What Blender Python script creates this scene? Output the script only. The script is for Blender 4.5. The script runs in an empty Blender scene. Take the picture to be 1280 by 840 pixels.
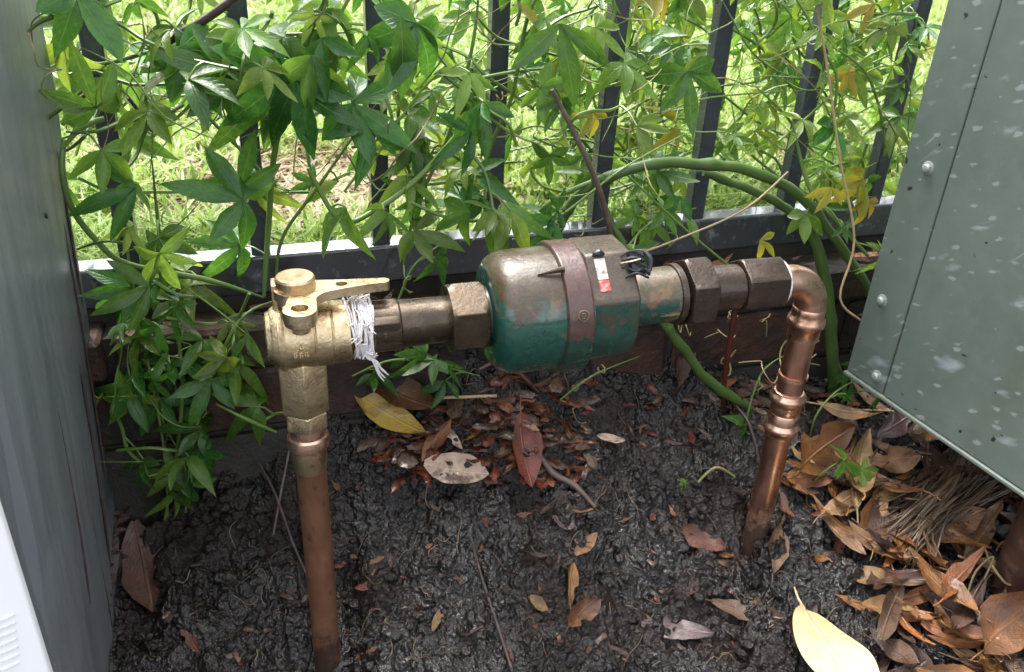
import bpy, bmesh, math, random
import numpy as np
from mathutils import Vector, Matrix, Euler
random.seed(7); RNG = np.random.default_rng(7)
R_ = math.radians
sc = bpy.context.scene
C = sc.collection

# ------------------------------------------------------------------ camera
CAM = Vector((0, 0, 0.65)); F_PX = 1050.0; PW, PH = 1280, 840
PITCH, ROLL, YAW = R_(28.3), R_(3.0), R_(18.0)
fw = Vector((math.sin(YAW)*math.cos(PITCH), math.cos(YAW)*math.cos(PITCH), -math.sin(PITCH)))
_r0 = Vector((math.cos(YAW), -math.sin(YAW), 0)); _u0 = _r0.cross(fw)
cr = math.cos(ROLL)*_r0 + math.sin(ROLL)*_u0
cu = -math.sin(ROLL)*_r0 + math.cos(ROLL)*_u0
cam_d = bpy.data.cameras.new('camera'); cam = bpy.data.objects.new('camera', cam_d); C.objects.link(cam)
cam.matrix_world = Matrix(((cr.x, cu.x, -fw.x, CAM.x), (cr.y, cu.y, -fw.y, CAM.y), (cr.z, cu.z, -fw.z, CAM.z), (0, 0, 0, 1)))
cam_d.sensor_fit = 'HORIZONTAL'; cam_d.sensor_width = 36.0; cam_d.lens = 36.0*F_PX/PW
cam_d.clip_start = 0.02; cam_d.clip_end = 500
cam_d.dof.use_dof = True; cam_d.dof.focus_distance = 0.72; cam_d.dof.aperture_fstop = 13.0
sc.camera = cam
# ------------------------------------------------------------------ world, sun, exposure
SUN_EL, SUN_AZ = R_(68), R_(-15)          # azimuth measured from +y towards +x: beyond the fence, a little left
w = bpy.data.worlds.new('World'); sc.world = w; w.use_nodes = True
nt = w.node_tree; bg = nt.nodes['Background']
sky = nt.nodes.new('ShaderNodeTexSky'); sky.sky_type = 'NISHITA'; sky.sun_disc = False
sky.sun_elevation = SUN_EL; sky.sun_rotation = SUN_AZ; sky.air_density = 1.0; sky.dust_density = 6.0; sky.ozone_density = 1.0
hsv = nt.nodes.new('ShaderNodeHueSaturation'); hsv.inputs['Saturation'].default_value = 0.30
nt.links.new(sky.outputs[0], hsv.inputs['Color']); nt.links.new(hsv.outputs[0], bg.inputs['Color'])
bg.inputs['Strength'].default_value = 0.15
sd = bpy.data.lights.new('sun', 'SUN'); sd.energy = 1.0; sd.angle = R_(22); sd.color = (1.0, 0.97, 0.90)
so = bpy.data.objects.new('sun', sd); C.objects.link(so)
sdir = Vector((math.sin(SUN_AZ)*math.cos(SUN_EL), math.cos(SUN_AZ)*math.cos(SUN_EL), math.sin(SUN_EL)))
so.rotation_euler = sdir.to_track_quat('Z', 'Y').to_euler(); so.location = sdir*8
sc.view_settings.view_transform = 'Standard'; sc.view_settings.look = 'None'
sc.view_settings.exposure = 2.35; sc.view_settings.gamma = 1.0; sc.view_settings.use_curve_mapping = False
sc.cycles.max_bounces = 8; sc.cycles.transparent_max_bounces = 8

# ------------------------------------------------------------------ helpers
def ray(px, py): return fw + cr*((px-PW/2)/F_PX) - cu*((py-PH/2)/F_PX)
def at_y(px, py, y): v = ray(px, py); return CAM + v*((y-CAM.y)/v.y)
def at_z(px, py, z): v = ray(px, py); return CAM + v*((z-CAM.z)/v.z)

def link(o, parent=None):
    C.objects.link(o)
    if parent is not None: o.parent = parent
    return o
def tag(o, label, cat, group=None):
    o['label'] = label; o['category'] = cat
    if group: o['group'] = group
    return o
def empty(name, loc, label, cat, group=None, rot=(0, 0, 0)):
    o = bpy.data.objects.new(name, None); o.empty_display_size = 0.02; o.location = loc; o.rotation_euler = rot
    link(o); return tag(o, label, cat, group)

class MB:
    def __init__(s): s.v = []; s.f = []; s.uv = None
    def add(s, vs, fs):
        b = len(s.v); s.v += [tuple(v) for v in vs]; s.f += [tuple(i+b for i in f) for f in fs]; return s
    def box(s, lo, hi):
        x0, y0, z0 = lo; x1, y1, z1 = hi
        return s.add([(x0,y0,z0),(x1,y0,z0),(x1,y1,z0),(x0,y1,z0),(x0,y0,z1),(x1,y0,z1),(x1,y1,z1),(x0,y1,z1)],
                     [(0,3,2,1),(4,5,6,7),(0,1,5,4),(1,2,6,5),(2,3,7,6),(3,0,4,7)])
    def bar(s, a, b, w_, d_, up=(0, 1, 0)):
        a, b = Vector(a), Vector(b); t = (b-a).normalized(); n = Vector(up); n = (n - t*n.dot(t)).normalized(); m = t.cross(n)
        vs = []
        for p in (a, b):
            for i, j in ((-1,-1),(1,-1),(1,1),(-1,1)): vs.append(p + m*(i*w_/2) + n*(j*d_/2))
        return s.add(vs, [(0,3,2,1),(4,5,6,7),(0,1,5,4),(1,2,6,5),(2,3,7,6),(3,0,4,7)])
    def ring_loft(s, rings, cap0=True, cap1=True):
        n = len(rings[0]); b = len(s.v)
        for r in rings: s.v += [tuple(p) for p in r]
        for k in range(len(rings)-1):
            for i in range(n):
                j = (i+1) % n
                s.f.append((b+k*n+i, b+k*n+j, b+(k+1)*n+j, b+(k+1)*n+i))
        if cap0: s.f.append(tuple(b+i for i in range(n-1, -1, -1)))
        if cap1: s.f.append(tuple(b+(len(rings)-1)*n+i for i in range(n)))
        return s
    def lathe(s, prof, axis='x', c=(0, 0, 0), n=40, hexes=None):
        """prof: (t, r) along axis; hexes: set of ring indices that are hexagons of apothem r clipped to circle given by 3rd value"""
        rings = []
        for P in prof:
            t, r = P[0], P[1]; lim = P[2] if len(P) > 2 else None
            ring = []
            for i in range(n):
                a = 2*math.pi*i/n; rr = r
                if lim is not None:
                    k = (a + math.pi/6) % (math.pi/3) - math.pi/6
                    rr = min(r/math.cos(k), lim)
                if axis == 'x': ring.append((c[0]+t, c[1]+rr*math.cos(a), c[2]+rr*math.sin(a)))
                else: ring.append((c[0]+rr*math.cos(a), c[1]+rr*math.sin(a), c[2]+t))
            rings.append(ring)
        return s.ring_loft(rings)
    def tube(s, pts, rad, n=8, smooth=4, caps=True):
        pts = [Vector(p) for p in pts]
        if not hasattr(rad, '__len__'): rad = [rad]*len(pts)
        if smooth > 1 and len(pts) > 2:
            P, Rr = [], []
            for i in range(len(pts)-1):
                p0 = pts[max(i-1, 0)]; p1 = pts[i]; p2 = pts[i+1]; p3 = pts[min(i+2, len(pts)-1)]
                for k in range(smooth):
                    t = k/smooth
                    P.append(0.5*((2*p1)+(p2-p0)*t+(2*p0-5*p1+4*p2-p3)*t*t+(3*p1-p0-3*p2+p3)*t**3))
                    Rr.append(rad[i]*(1-t)+rad[i+1]*t)
            P.append(pts[-1]); Rr.append(rad[-1]); pts, rad = P, Rr
        t0 = (pts[1]-pts[0]).normalized()
        nrm = t0.orthogonal().normalized(); rings = []
        for i, p in enumerate(pts):
            t = (pts[min(i+1, len(pts)-1)]-pts[max(i-1, 0)])
            t = t.normalized() if t.length > 1e-9 else t0
            nrm = nrm - t*nrm.dot(t)
            nrm = nrm.normalized() if nrm.length > 1e-6 else t.orthogonal().normalized()
            b = t.cross(nrm)
            rings.append([p + (nrm*math.cos(2*math.pi*k/n)+b*math.sin(2*math.pi*k/n))*rad[i] for k in range(n)])
        return s.ring_loft(rings, caps, caps)
    def prism_x(s, poly, x0, x1):
        return s.ring_loft([[(x0, y, z) for y, z in poly], [(x1, y, z) for y, z in poly]])
    def mesh(s, name, mat, sharp=35, uv=None):
        me = bpy.data.meshes.new(name); me.from_pydata(s.v, [], s.f)
        me.materials.append(mat)
        bm = bmesh.new(); bm.from_mesh(me); bmesh.ops.recalc_face_normals(bm, faces=bm.faces); bm.to_mesh(me); bm.free()
        if sharp is not None:
            me.polygons.foreach_set('use_smooth', [True]*len(me.polygons)); me.set_sharp_from_angle(angle=R_(sharp))
        return me
    def obj(s, name, mat, parent=None, sharp=35, bevel=0, seg=2, loc=None):
        o = bpy.data.objects.new(name, s.mesh(name, mat, sharp)); link(o, parent)
        if loc is not None: o.location = loc
        if bevel:
            b = o.modifiers.new('bevel', 'BEVEL'); b.width = bevel; b.segments = seg; b.limit_method = 'ANGLE'; b.angle_limit = R_(28); b.harden_normals = False
        return o

# ------------------------------------------------------------------ noise (numpy)
def _hash(ix, iy, seed):
    h = (ix.astype(np.int64)*374761393 + iy.astype(np.int64)*668265263 + seed*974711) & 0xffffffff
    h = ((h ^ (h >> 13))*1274126177) & 0xffffffff
    return ((h ^ (h >> 16)) & 0xffff)/65535.0
def vnoise(x, y, seed=0):
    ix, iy = np.floor(x), np.floor(y); fx, fy = x-ix, y-iy
    fx = fx*fx*(3-2*fx); fy = fy*fy*(3-2*fy)
    a, b = _hash(ix, iy, seed), _hash(ix+1, iy, seed); c, d = _hash(ix, iy+1, seed), _hash(ix+1, iy+1, seed)
    return (a*(1-fx)+b*fx)*(1-fy)+(c*(1-fx)+d*fx)*fy
def fbm(x, y, f, o=4, seed=0, g=0.5):
    s = 0; a = 1.0; t = 0
    for k in range(o):
        s = s + a*(vnoise(x*f+17.3*k, y*f-9.1*k, seed+k)-0.5); t += a; a *= g; f *= 2.03
    return s/t*2
def worley(x, y, f, seed=0):
    x, y = x*f, y*f; ix, iy = np.floor(x), np.floor(y); d = np.full(x.shape, 9.0)
    for i in (-1, 0, 1):
        for j in (-1, 0, 1):
            cx, cy = ix+i, iy+j
            px, py = cx+_hash(cx, cy, seed), cy+_hash(cx, cy, seed+51)
            d = np.minimum(d, (px-x)**2+(py-y)**2)
    return np.sqrt(d)

# ------------------------------------------------------------------ materials
def ramp(N, L, src, stops, interp='LINEAR'):
    r = N.new('ShaderNodeValToRGB'); r.color_ramp.interpolation = interp; e = r.color_ramp.elements
    while len(e) < len(stops): e.new(0.5)
    for k, (p, c) in enumerate(stops):
        e[k].position = p; e[k].color = (c, c, c, 1) if not hasattr(c, '__len__') else (*c, 1)
    L.new(src, r.inputs[0]); return r.outputs[0]
def noise(N, L, vec, scale, detail=4, rough=0.55, dist=0.0):
    n = N.new('ShaderNodeTexNoise'); n.inputs['Scale'].default_value = scale; n.inputs['Detail'].default_value = detail
    n.inputs['Roughness'].default_value = rough; n.inputs['Distortion'].default_value = dist
    L.new(vec, n.inputs['Vector']); return n.outputs['Fac']
def mix(N, L, fac, a, b, mode='MIX'):
    m = N.new('ShaderNodeMix'); m.data_type = 'RGBA'; m.blend_type = mode
    for sock, v in ((m.inputs[0], fac), (m.inputs[6], a), (m.inputs[7], b)):
        if hasattr(v, 'links'): L.new(v, sock)
        elif hasattr(v, '__len__'): sock.default_value = (*v, 1)
        else: sock.default_value = v
    return m.outputs[2]
def math_(N, L, op, a, b=0.0):
    m = N.new('ShaderNodeMath'); m.operation = op
    for sock, v in ((m.inputs[0], a), (m.inputs[1], b)):
        if hasattr(v, 'links'): L.new(v, sock)
        else: sock.default_value = v
    return m.outputs[0]
def base(name):
    m = bpy.data.materials.new(name); m.use_nodes = True
    N, L = m.node_tree.nodes, m.node_tree.links
    p = N['Principled BSDF']; tc = N.new('ShaderNodeTexCoord')
    return m, N, L, p, tc
def mapped(N, L, src, scale):
    mp = N.new('ShaderNodeMapping'); mp.inputs['Scale'].default_value = scale; L.new(src, mp.inputs['Vector']); return mp.outputs[0]
def M(name, c1, c2, scale=30, c3=None, s3=90, t3=(0.55, 0.7), rough=(0.3, 0.6), metal=0.0, bump=0.0, bs=200, stretch=(1, 1, 1), rand=0.0, coat=0.0, spec=0.5, coords='Object', hue=0.0):
    m, N, L, p, tc = base(name)
    v = mapped(N, L, tc.outputs[coords], stretch)
    if rand:
        oi = N.new('ShaderNodeObjectInfo'); va = N.new('ShaderNodeVectorMath'); va.operation = 'ADD'
        sc_ = N.new('ShaderNodeVectorMath'); sc_.operation = 'SCALE'; sc_.inputs['Scale'].default_value = 7.0
        cmb = N.new('ShaderNodeCombineXYZ'); L.new(oi.outputs['Random'], cmb.inputs[0]); L.new(oi.outputs['Random'], cmb.inputs[2])
        L.new(cmb.outputs[0], sc_.inputs[0]); L.new(v, va.inputs[0]); L.new(sc_.outputs[0], va.inputs[1]); v = va.outputs[0]
    n1 = noise(N, L, v, scale, 6, 0.6, 0.3)
    col = mix(N, L, ramp(N, L, n1, [(0.35, 0.0), (0.65, 1.0)]), c1, c2)
    if c3 is not None:
        n3 = noise(N, L, v, s3, 5, 0.6)
        col = mix(N, L, ramp(N, L, n3, [(t3[0], 0.0), (t3[1], 1.0)]), col, c3)
    if rand:
        h = N.new('ShaderNodeHueSaturation'); L.new(col, h.inputs['Color'])
        L.new(math_(N, L, 'MULTIPLY_ADD', oi.outputs['Random'], rand*2), h.inputs['Value'])
        h.inputs['Value'].links[0].from_node.inputs[2].default_value = 1-rand
        if hue:
            r2 = math_(N, L, 'FRACT', math_(N, L, 'MULTIPLY', oi.outputs['Random'], 13.7))
            mm = math_(N, L, 'MULTIPLY_ADD', r2, hue*2); mm.node.inputs[2].default_value = 0.5-hue; L.new(mm, h.inputs['Hue'])
        col = h.outputs[0]
    L.new(col, p.inputs['Base Color'])
    nr = noise(N, L, v, scale*1.7, 4)
    L.new(ramp(N, L, nr, [(0.35, rough[0]), (0.65, rough[1])]), p.inputs['Roughness'])
    p.inputs['Metallic'].default_value = metal
    p.inputs['Specular IOR Level'].default_value = spec
    if coat: p.inputs['Coat Weight'].default_value = coat; p.inputs['Coat Roughness'].default_value = 0.08
    if bump:
        b = N.new('ShaderNodeBump'); b.inputs['Strength'].default_value = 0.6; b.inputs['Distance'].default_value = bump
        L.new(noise(N, L, v, bs, 6, 0.65), b.inputs['Height']); L.new(b.outputs[0], p.inputs['Normal'])
    return m

def mat_mud():
    m, N, L, p, tc = base('wet_mud'); v = tc.outputs['Object']
    n1 = noise(N, L, v, 9, 6, 0.6, 0.4); n2 = noise(N, L, v, 70, 6, 0.65); n3 = noise(N, L, v, 260, 5, 0.7); n4 = noise(N, L, v, 24, 5, 0.6); n5 = noise(N, L, v, 150, 2, 0.5)
    c = mix(N, L, ramp(N, L, n2, [(0.36, 0), (0.66, 1)]), (0.0038, 0.0027, 0.0022), (0.0140, 0.0100, 0.0080))
    c = mix(N, L, ramp(N, L, n1, [(0.50, 0), (0.66, 0.7)]), c, (0.030, 0.0215, 0.0170))
    c = mix(N, L, ramp(N, L, n4, [(0.56, 0), (0.70, 0.75)]), c, (0.026, 0.0125, 0.0075))
    c = mix(N, L, ramp(N, L, n3, [(0.63, 0), (0.69, 0.6)]), c, (0.080, 0.060, 0.047))
    L.new(c, p.inputs['Base Color'])
    L.new(ramp(N, L, n1, [(0.40, 0.16), (0.52, 0.26), (0.64, 0.5)]), p.inputs['Roughness'])
    p.inputs['Specular IOR Level'].default_value = 0.12
    L.new(ramp(N, L, n1, [(0.46, 1.0), (0.66, 0.10)]), p.inputs['Coat Weight']); p.inputs['Coat Roughness'].default_value = 0.035; p.inputs['Coat IOR'].default_value = 1.62
    b = N.new('ShaderNodeBump'); b.inputs['Strength'].default_value = 0.85; b.inputs['Distance'].default_value = 0.005
    L.new(math_(N, L, 'ADD', math_(N, L, 'MULTIPLY', n3, 0.35), math_(N, L, 'ADD', n2, n5)), b.inputs['Height']); L.new(b.outputs[0], p.inputs['Normal'])
    b2 = N.new('ShaderNodeBump'); b2.inputs['Strength'].default_value = 1.0; b2.inputs['Distance'].default_value = 0.007
    L.new(math_(N, L, 'ADD', n2, math_(N, L, 'MULTIPLY', n5, 1.3)), b2.inputs['Height']); L.new(b2.outputs[0], p.inputs['Coat Normal'])
    return m

def mat_leaf(name, c_dark, c_light, vein, trans=0.35, rand=0.25, hue=0.02, rough=(0.12, 0.34)):
    m, N, L, p, tc = base(name)
    oi = N.new('ShaderNodeObjectInfo'); uv = tc.outputs['UV']
    sx = N.new('ShaderNodeSeparateXYZ'); L.new(uv, sx.inputs[0])
    au = math_(N, L, 'ABSOLUTE', math_(N, L, 'SUBTRACT', sx.outputs[0], 0.5))          # 0 at midrib
    mid = ramp(N, L, au, [(0.0, 1.0), (0.035, 0.0)])
    wv = math_(N, L, 'FRACT', math_(N, L, 'SUBTRACT', math_(N, L, 'MULTIPLY', sx.outputs[1], 9.0), math_(N, L, 'MULTIPLY', au, 5.0)))
    side = ramp(N, L, wv, [(0.0, 0.55), (0.10, 0.0), (0.92, 0.0), (1.0, 0.55)])
    n = noise(N, L, tc.outputs['Object'], 7, 6, 0.65)
    c = mix(N, L, ramp(N, L, n, [(0.3, 0), (0.7, 1)]), c_dark, c_light)
    c = mix(N, L, math_(N, L, 'MAXIMUM', mid, math_(N, L, 'MULTIPLY', side, 0.5)), c, vein)
    n5 = noise(N, L, tc.outputs['Object'], 22, 3)
    c = mix(N, L, ramp(N, L, n5, [(0.70, 0), (0.74, 0.55)]), c, (0.20, 0.16, 0.04))
    h = N.new('ShaderNodeHueSaturation'); L.new(c, h.inputs['Color'])
    x = math_(N, L, 'MULTIPLY_ADD', oi.outputs['Random'], rand*2); x.node.inputs[2].default_value = 1-rand; L.new(x, h.inputs['Value'])
    r2 = math_(N, L, 'FRACT', math_(N, L, 'MULTIPLY', oi.outputs['Random'], 37.3))
    y = math_(N, L, 'MULTIPLY_ADD', r2, hue*2); y.node.inputs[2].default_value = 0.5-hue; L.new(y, h.inputs['Hue'])
    L.new(h.outputs[0], p.inputs['Base Color'])
    L.new(ramp(N, L, n, [(0.35, rough[0]), (0.65, rough[1])]), p.inputs['Roughness']); p.inputs['Specular IOR Level'].default_value = 0.5
    b = N.new('ShaderNodeBump'); b.inputs['Strength'].default_value = 0.35; b.inputs['Distance'].default_value = 0.0015
    L.new(math_(N, L, 'SUBTRACT', n, math_(N, L, 'ADD', mid, side)), b.inputs['Height']); L.new(b.outputs[0], p.inputs['Normal'])
    t = N.new('ShaderNodeBsdfTranslucent')
    h2 = N.new('ShaderNodeHueSaturation'); h2.inputs['Hue'].default_value = 0.475; h2.inputs['Value'].default_value = 1.9; h2.inputs['Saturation'].default_value = 1.05
    L.new(h.outputs[0], h2.inputs['Color']); L.new(h2.outputs[0], t.inputs['Color'])
    ms = N.new('ShaderNodeMixShader'); ms.inputs[0].default_value = trans
    L.new(p.outputs[0], ms.inputs[1]); L.new(t.outputs[0], ms.inputs[2])
    L.new(ms.outputs[0], N['Material Output'].inputs['Surface'])
    return m

def mat_dry(name, c1, c2, c3, vein, rough=(0.16, 0.42), rand=0.35, hue=0.012, coat=0.12, amt=0.8, t3=(0.42, 0.68)):
    m, N, L, p, tc = base(name); v0 = tc.outputs['Object']
    oi = N.new('ShaderNodeObjectInfo'); cmb = N.new('ShaderNodeCombineXYZ'); r9 = math_(N, L, 'MULTIPLY', oi.outputs['Random'], 9.0)
    for k in range(3): L.new(r9, cmb.inputs[k])
    va = N.new('ShaderNodeVectorMath'); L.new(v0, va.inputs[0]); L.new(cmb.outputs[0], va.inputs[1]); v = va.outputs[0]
    n1 = noise(N, L, v, 5, 7, 0.65, 0.4); n2 = noise(N, L, v, 3.2, 6, 0.6, 0.6); n3 = noise(N, L, v, 30, 6, 0.7)
    c = mix(N, L, ramp(N, L, n1, [(0.35, 0), (0.65, 1)]), c1, c2)
    c = mix(N, L, ramp(N, L, n2, [(t3[0], 0), (t3[1], amt)]), c, c3)
    c = mix(N, L, ramp(N, L, n3, [(0.58, 0), (0.72, 0.5)]), c, tuple(k*0.35 for k in c1))
    sx = N.new('ShaderNodeSeparateXYZ'); L.new(v0, sx.inputs[0]); ay = math_(N, L, 'ABSOLUTE', sx.outputs[1])
    mid = ramp(N, L, ay, [(0.004, 1.0), (0.016, 0.0)])
    wv = math_(N, L, 'FRACT', math_(N, L, 'SUBTRACT', math_(N, L, 'MULTIPLY', sx.outputs[0], 15.0), math_(N, L, 'MULTIPLY', ay, 22.0)))
    side = ramp(N, L, wv, [(0.0, 0.5), (0.12, 0.0), (0.9, 0.0), (1.0, 0.5)])
    vv = math_(N, L, 'MAXIMUM', mid, math_(N, L, 'MULTIPLY', side, 0.45))
    c = mix(N, L, math_(N, L, 'MULTIPLY', vv, 0.7), c, vein)
    h = N.new('ShaderNodeHueSaturation'); L.new(c, h.inputs['Color'])
    x = math_(N, L, 'MULTIPLY_ADD', oi.outputs['Random'], rand*2); x.node.inputs[2].default_value = 1-rand; L.new(x, h.inputs['Value'])
    r2 = math_(N, L, 'FRACT', math_(N, L, 'MULTIPLY', oi.outputs['Random'], 37.3)); y = math_(N, L, 'MULTIPLY_ADD', r2, hue*2); y.node.inputs[2].default_value = 0.5-hue; L.new(y, h.inputs['Hue'])
    L.new(h.outputs[0], p.inputs['Base Color']); L.new(ramp(N, L, n2, [(0.35, rough[0]), (0.65, rough[1])]), p.inputs['Roughness'])
    p.inputs['Coat Weight'].default_value = coat; p.inputs['Coat Roughness'].default_value = 0.1
    b = N.new('ShaderNodeBump'); b.inputs['Strength'].default_value = 0.6; b.inputs['Distance'].default_value = 0.002
    L.new(math_(N, L, 'ADD', n3, math_(N, L, 'ADD', n1, vv)), b.inputs['Height']); L.new(b.outputs[0], p.inputs['Normal'])
    return m

def mat_meter(name, paint, grime, lo=0.1, hi=0.75, cover=0.5, bt=(0.60, 0.68)):
    """green paint with brown silt settled on top (world up) and in blotches"""
    m, N, L, p, tc = base(name); v = tc.outputs['Object']
    g = N.new('ShaderNodeNewGeometry'); sx = N.new('ShaderNodeSeparateXYZ'); L.new(g.outputs['True Normal'], sx.inputs[0])
    n = noise(N, L, v, 38, 6, 0.65, 0.5); n2 = noise(N, L, v, 160, 6, 0.7)
    up = math_(N, L, 'ADD', sx.outputs[2], math_(N, L, 'ADD', math_(N, L, 'MULTIPLY', math_(N, L, 'SUBTRACT', n, 0.5), 1.1), math_(N, L, 'MULTIPLY', math_(N, L, 'SUBTRACT', n2, 0.5), 0.7)))
    fac = ramp(N, L, up, [(lo, 0.0), (hi, 0.92)])
    gr = mix(N, L, ramp(N, L, n2, [(0.35, 0), (0.65, 1)]), grime, tuple(k*1.7 for k in grime))
    pt = mix(N, L, ramp(N, L, n2, [(0.4, 0), (0.7, 1)]), paint, tuple(k*0.55 for k in paint))
    c = mix(N, L, fac, pt, gr)
    bl = noise(N, L, v, 55, 5, 0.6, 0.8)
    c = mix(N, L, ramp(N, L, bl, [(bt[0], 0), (bt[1], cover)]), c, (0.16, 0.085, 0.035))
    L.new(c, p.inputs['Base Color'])
    L.new(ramp(N, L, n, [(0.35, 0.18), (0.65, 0.42)]), p.inputs['Roughness'])
    L.new(ramp(N, L, fac, [(0.0, 1.0), (0.9, 0.22)]), p.inputs['Coat Weight']); p.inputs['Coat Roughness'].default_value = 0.04
    b = N.new('ShaderNodeBump'); b.inputs['Strength'].default_value = 0.5; b.inputs['Distance'].default_value = 0.0012
    L.new(math_(N, L, 'ADD', n2, n), b.inputs['Height']); L.new(b.outputs[0], p.inputs['Normal'])
    return m

def mat_cabinet():
    m, N, L, p, tc = base('cabinet_paint'); v = tc.outputs['Object']
    n = noise(N, L, v, 6, 6, 0.6); n2 = noise(N, L, v, 60, 6, 0.7)
    c = mix(N, L, ramp(N, L, n, [(0.35, 0), (0.65, 1)]), (0.095, 0.130, 0.112), (0.130, 0.162, 0.138))
    c = mix(N, L, ramp(N, L, n2, [(0.5, 0), (0.75, 0.35)]), c, (0.17, 0.20, 0.175))
    n6 = noise(N, L, mapped(N, L, v, (1, 1, 0.35)), 9, 5, 0.6)
    c = mix(N, L, ramp(N, L, n6, [(0.55, 0), (0.75, 0.45)]), c, (0.095, 0.105, 0.065))
    def spots(scale, rot, st, lim, keep, colr, col, soft=0.05):
        mp = N.new('ShaderNodeMapping'); mp.inputs['Rotation'].default_value = (0, rot, 0); L.new(v, mp.inputs['Vector'])
        mp2 = N.new('ShaderNodeMapping'); mp2.inputs['Scale'].default_value = st; L.new(mp.outputs[0], mp2.inputs['Vector'])
        sx = N.new('ShaderNodeSeparateXYZ'); L.new(mp2.outputs[0], sx.inputs[0]); cx = N.new('ShaderNodeCombineXYZ'); L.new(sx.outputs[0], cx.inputs[0]); L.new(sx.outputs[2], cx.inputs[1])
        nn = N.new('ShaderNodeTexNoise'); nn.inputs['Scale'].default_value = scale*2.6; nn.inputs['Detail'].default_value = 4; L.new(cx.outputs[0], nn.inputs['Vector'])
        ad = N.new('ShaderNodeVectorMath'); ad.operation = 'MULTIPLY_ADD'; L.new(nn.outputs['Color'], ad.inputs[0]); ad.inputs[1].default_value = (0.55/scale, 0.55/scale, 0); L.new(cx.outputs[0], ad.inputs[2])
        vo = N.new('ShaderNodeTexVoronoi'); vo.inputs['Scale'].default_value = scale; vo.voronoi_dimensions = '2D'; L.new(ad.outputs[0], vo.inputs['Vector'])
        s = N.new('ShaderNodeSeparateColor'); L.new(vo.outputs['Color'], s.inputs[0])
        g = ramp(N, L, s.outputs[0], [(keep, 0), (keep+0.02, 1)])
        size = math_(N, L, 'MULTIPLY', s.outputs[1], lim)
        d = math_(N, L, 'SUBTRACT', size, vo.outputs['Distance'])
        f = math_(N, L, 'MULTIPLY', ramp(N, L, d, [(0.0, 0), (soft, 1)]), g)
        return mix(N, L, math_(N, L, 'MULTIPLY', f, colr), col[0], col[1])
    c = spots(62, R_(26), (0.40, 1, 1), 0.30, 0.52, 0.50, (c, (0.34, 0.39, 0.40)), 0.22)
    c = spots(26, R_(24), (0.50, 1, 1), 0.32, 0.66, 0.62, (c, (0.36, 0.41, 0.46)), 0.22)
    c = spots(105, R_(20), (0.45, 1, 1), 0.28, 0.60, 0.45, (c, (0.36, 0.40, 0.40)), 0.1)
    c = spots(50, R_(52), (0.14, 1, 1.6), 0.16, 0.80, 0.5, (c, (0.30, 0.34, 0.33)), 0.06)
    c = spots(52, R_(-20), (0.8, 1, 1), 0.13, 0.80, 0.95, (c, (0.012, 0.014, 0.012)), 0.03)
    L.new(c, p.inputs['Base Color']); L.new(ramp(N, L, n2, [(0.35, 0.35), (0.65, 0.6)]), p.inputs['Roughness'])
    b = N.new('ShaderNodeBump'); b.inputs['Strength'].default_value = 0.25; b.inputs['Distance'].default_value = 0.001
    L.new(n2, b.inputs['Height']); L.new(b.outputs[0], p.inputs['Normal'])
    return m

MAT = {}
MAT['mud'] = mat_mud()
MAT['brass'] = M('brass', (0.72, 0.59, 0.38), (0.58, 0.45, 0.26), 60, (0.22, 0.13, 0.06), 42, (0.54, 0.74), (0.24, 0.44), 1.0, 0.0012, 380)
MAT['brass_dull'] = M('brass_dull', (0.62, 0.50, 0.32), (0.48, 0.35, 0.20), 60, (0.20, 0.11, 0.055), 60, (0.52, 0.68), (0.28, 0.5), 1.0, 0.0006, 420)
MAT['bronze'] = M('bronze', (0.080, 0.057, 0.034), (0.046, 0.033, 0.021), 50, (0.17, 0.13, 0.085), 80, (0.6, 0.75), (0.22, 0.42), 0.75, 0.0008, 300, coat=0.3)
MAT['bronze_dark'] = M('bronze_dark', (0.050, 0.030, 0.021), (0.028, 0.018, 0.013), 60, (0.24, 0.18, 0.15), 130, (0.70, 0.76), (0.22, 0.42), 0.3, 0.0010, 260, coat=0.35)
MAT['copper'] = M('copper', (0.60, 0.345, 0.26), (0.44, 0.225, 0.155), 40, (0.20, 0.095, 0.065), 45, (0.54, 0.70), (0.24, 0.42), 1.0, 0.0003, 300, stretch=(1, 1, 0.4))
MAT['copper_bright'] = M('copper_bright', (0.74, 0.47, 0.36), (0.57, 0.33, 0.23), 60, (0.24, 0.12, 0.07), 60, (0.54, 0.74), (0.24, 0.40), 1.0, 0.0003, 300)
MAT['copper_dull'] = M('copper_dull', (0.25, 0.120, 0.066), (0.175, 0.080, 0.045), 45, (0.065, 0.034, 0.024), 120, (0.60, 0.72), (0.36, 0.6), 0.55, 0.0005, 260, stretch=(1, 1, 0.5))
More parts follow.
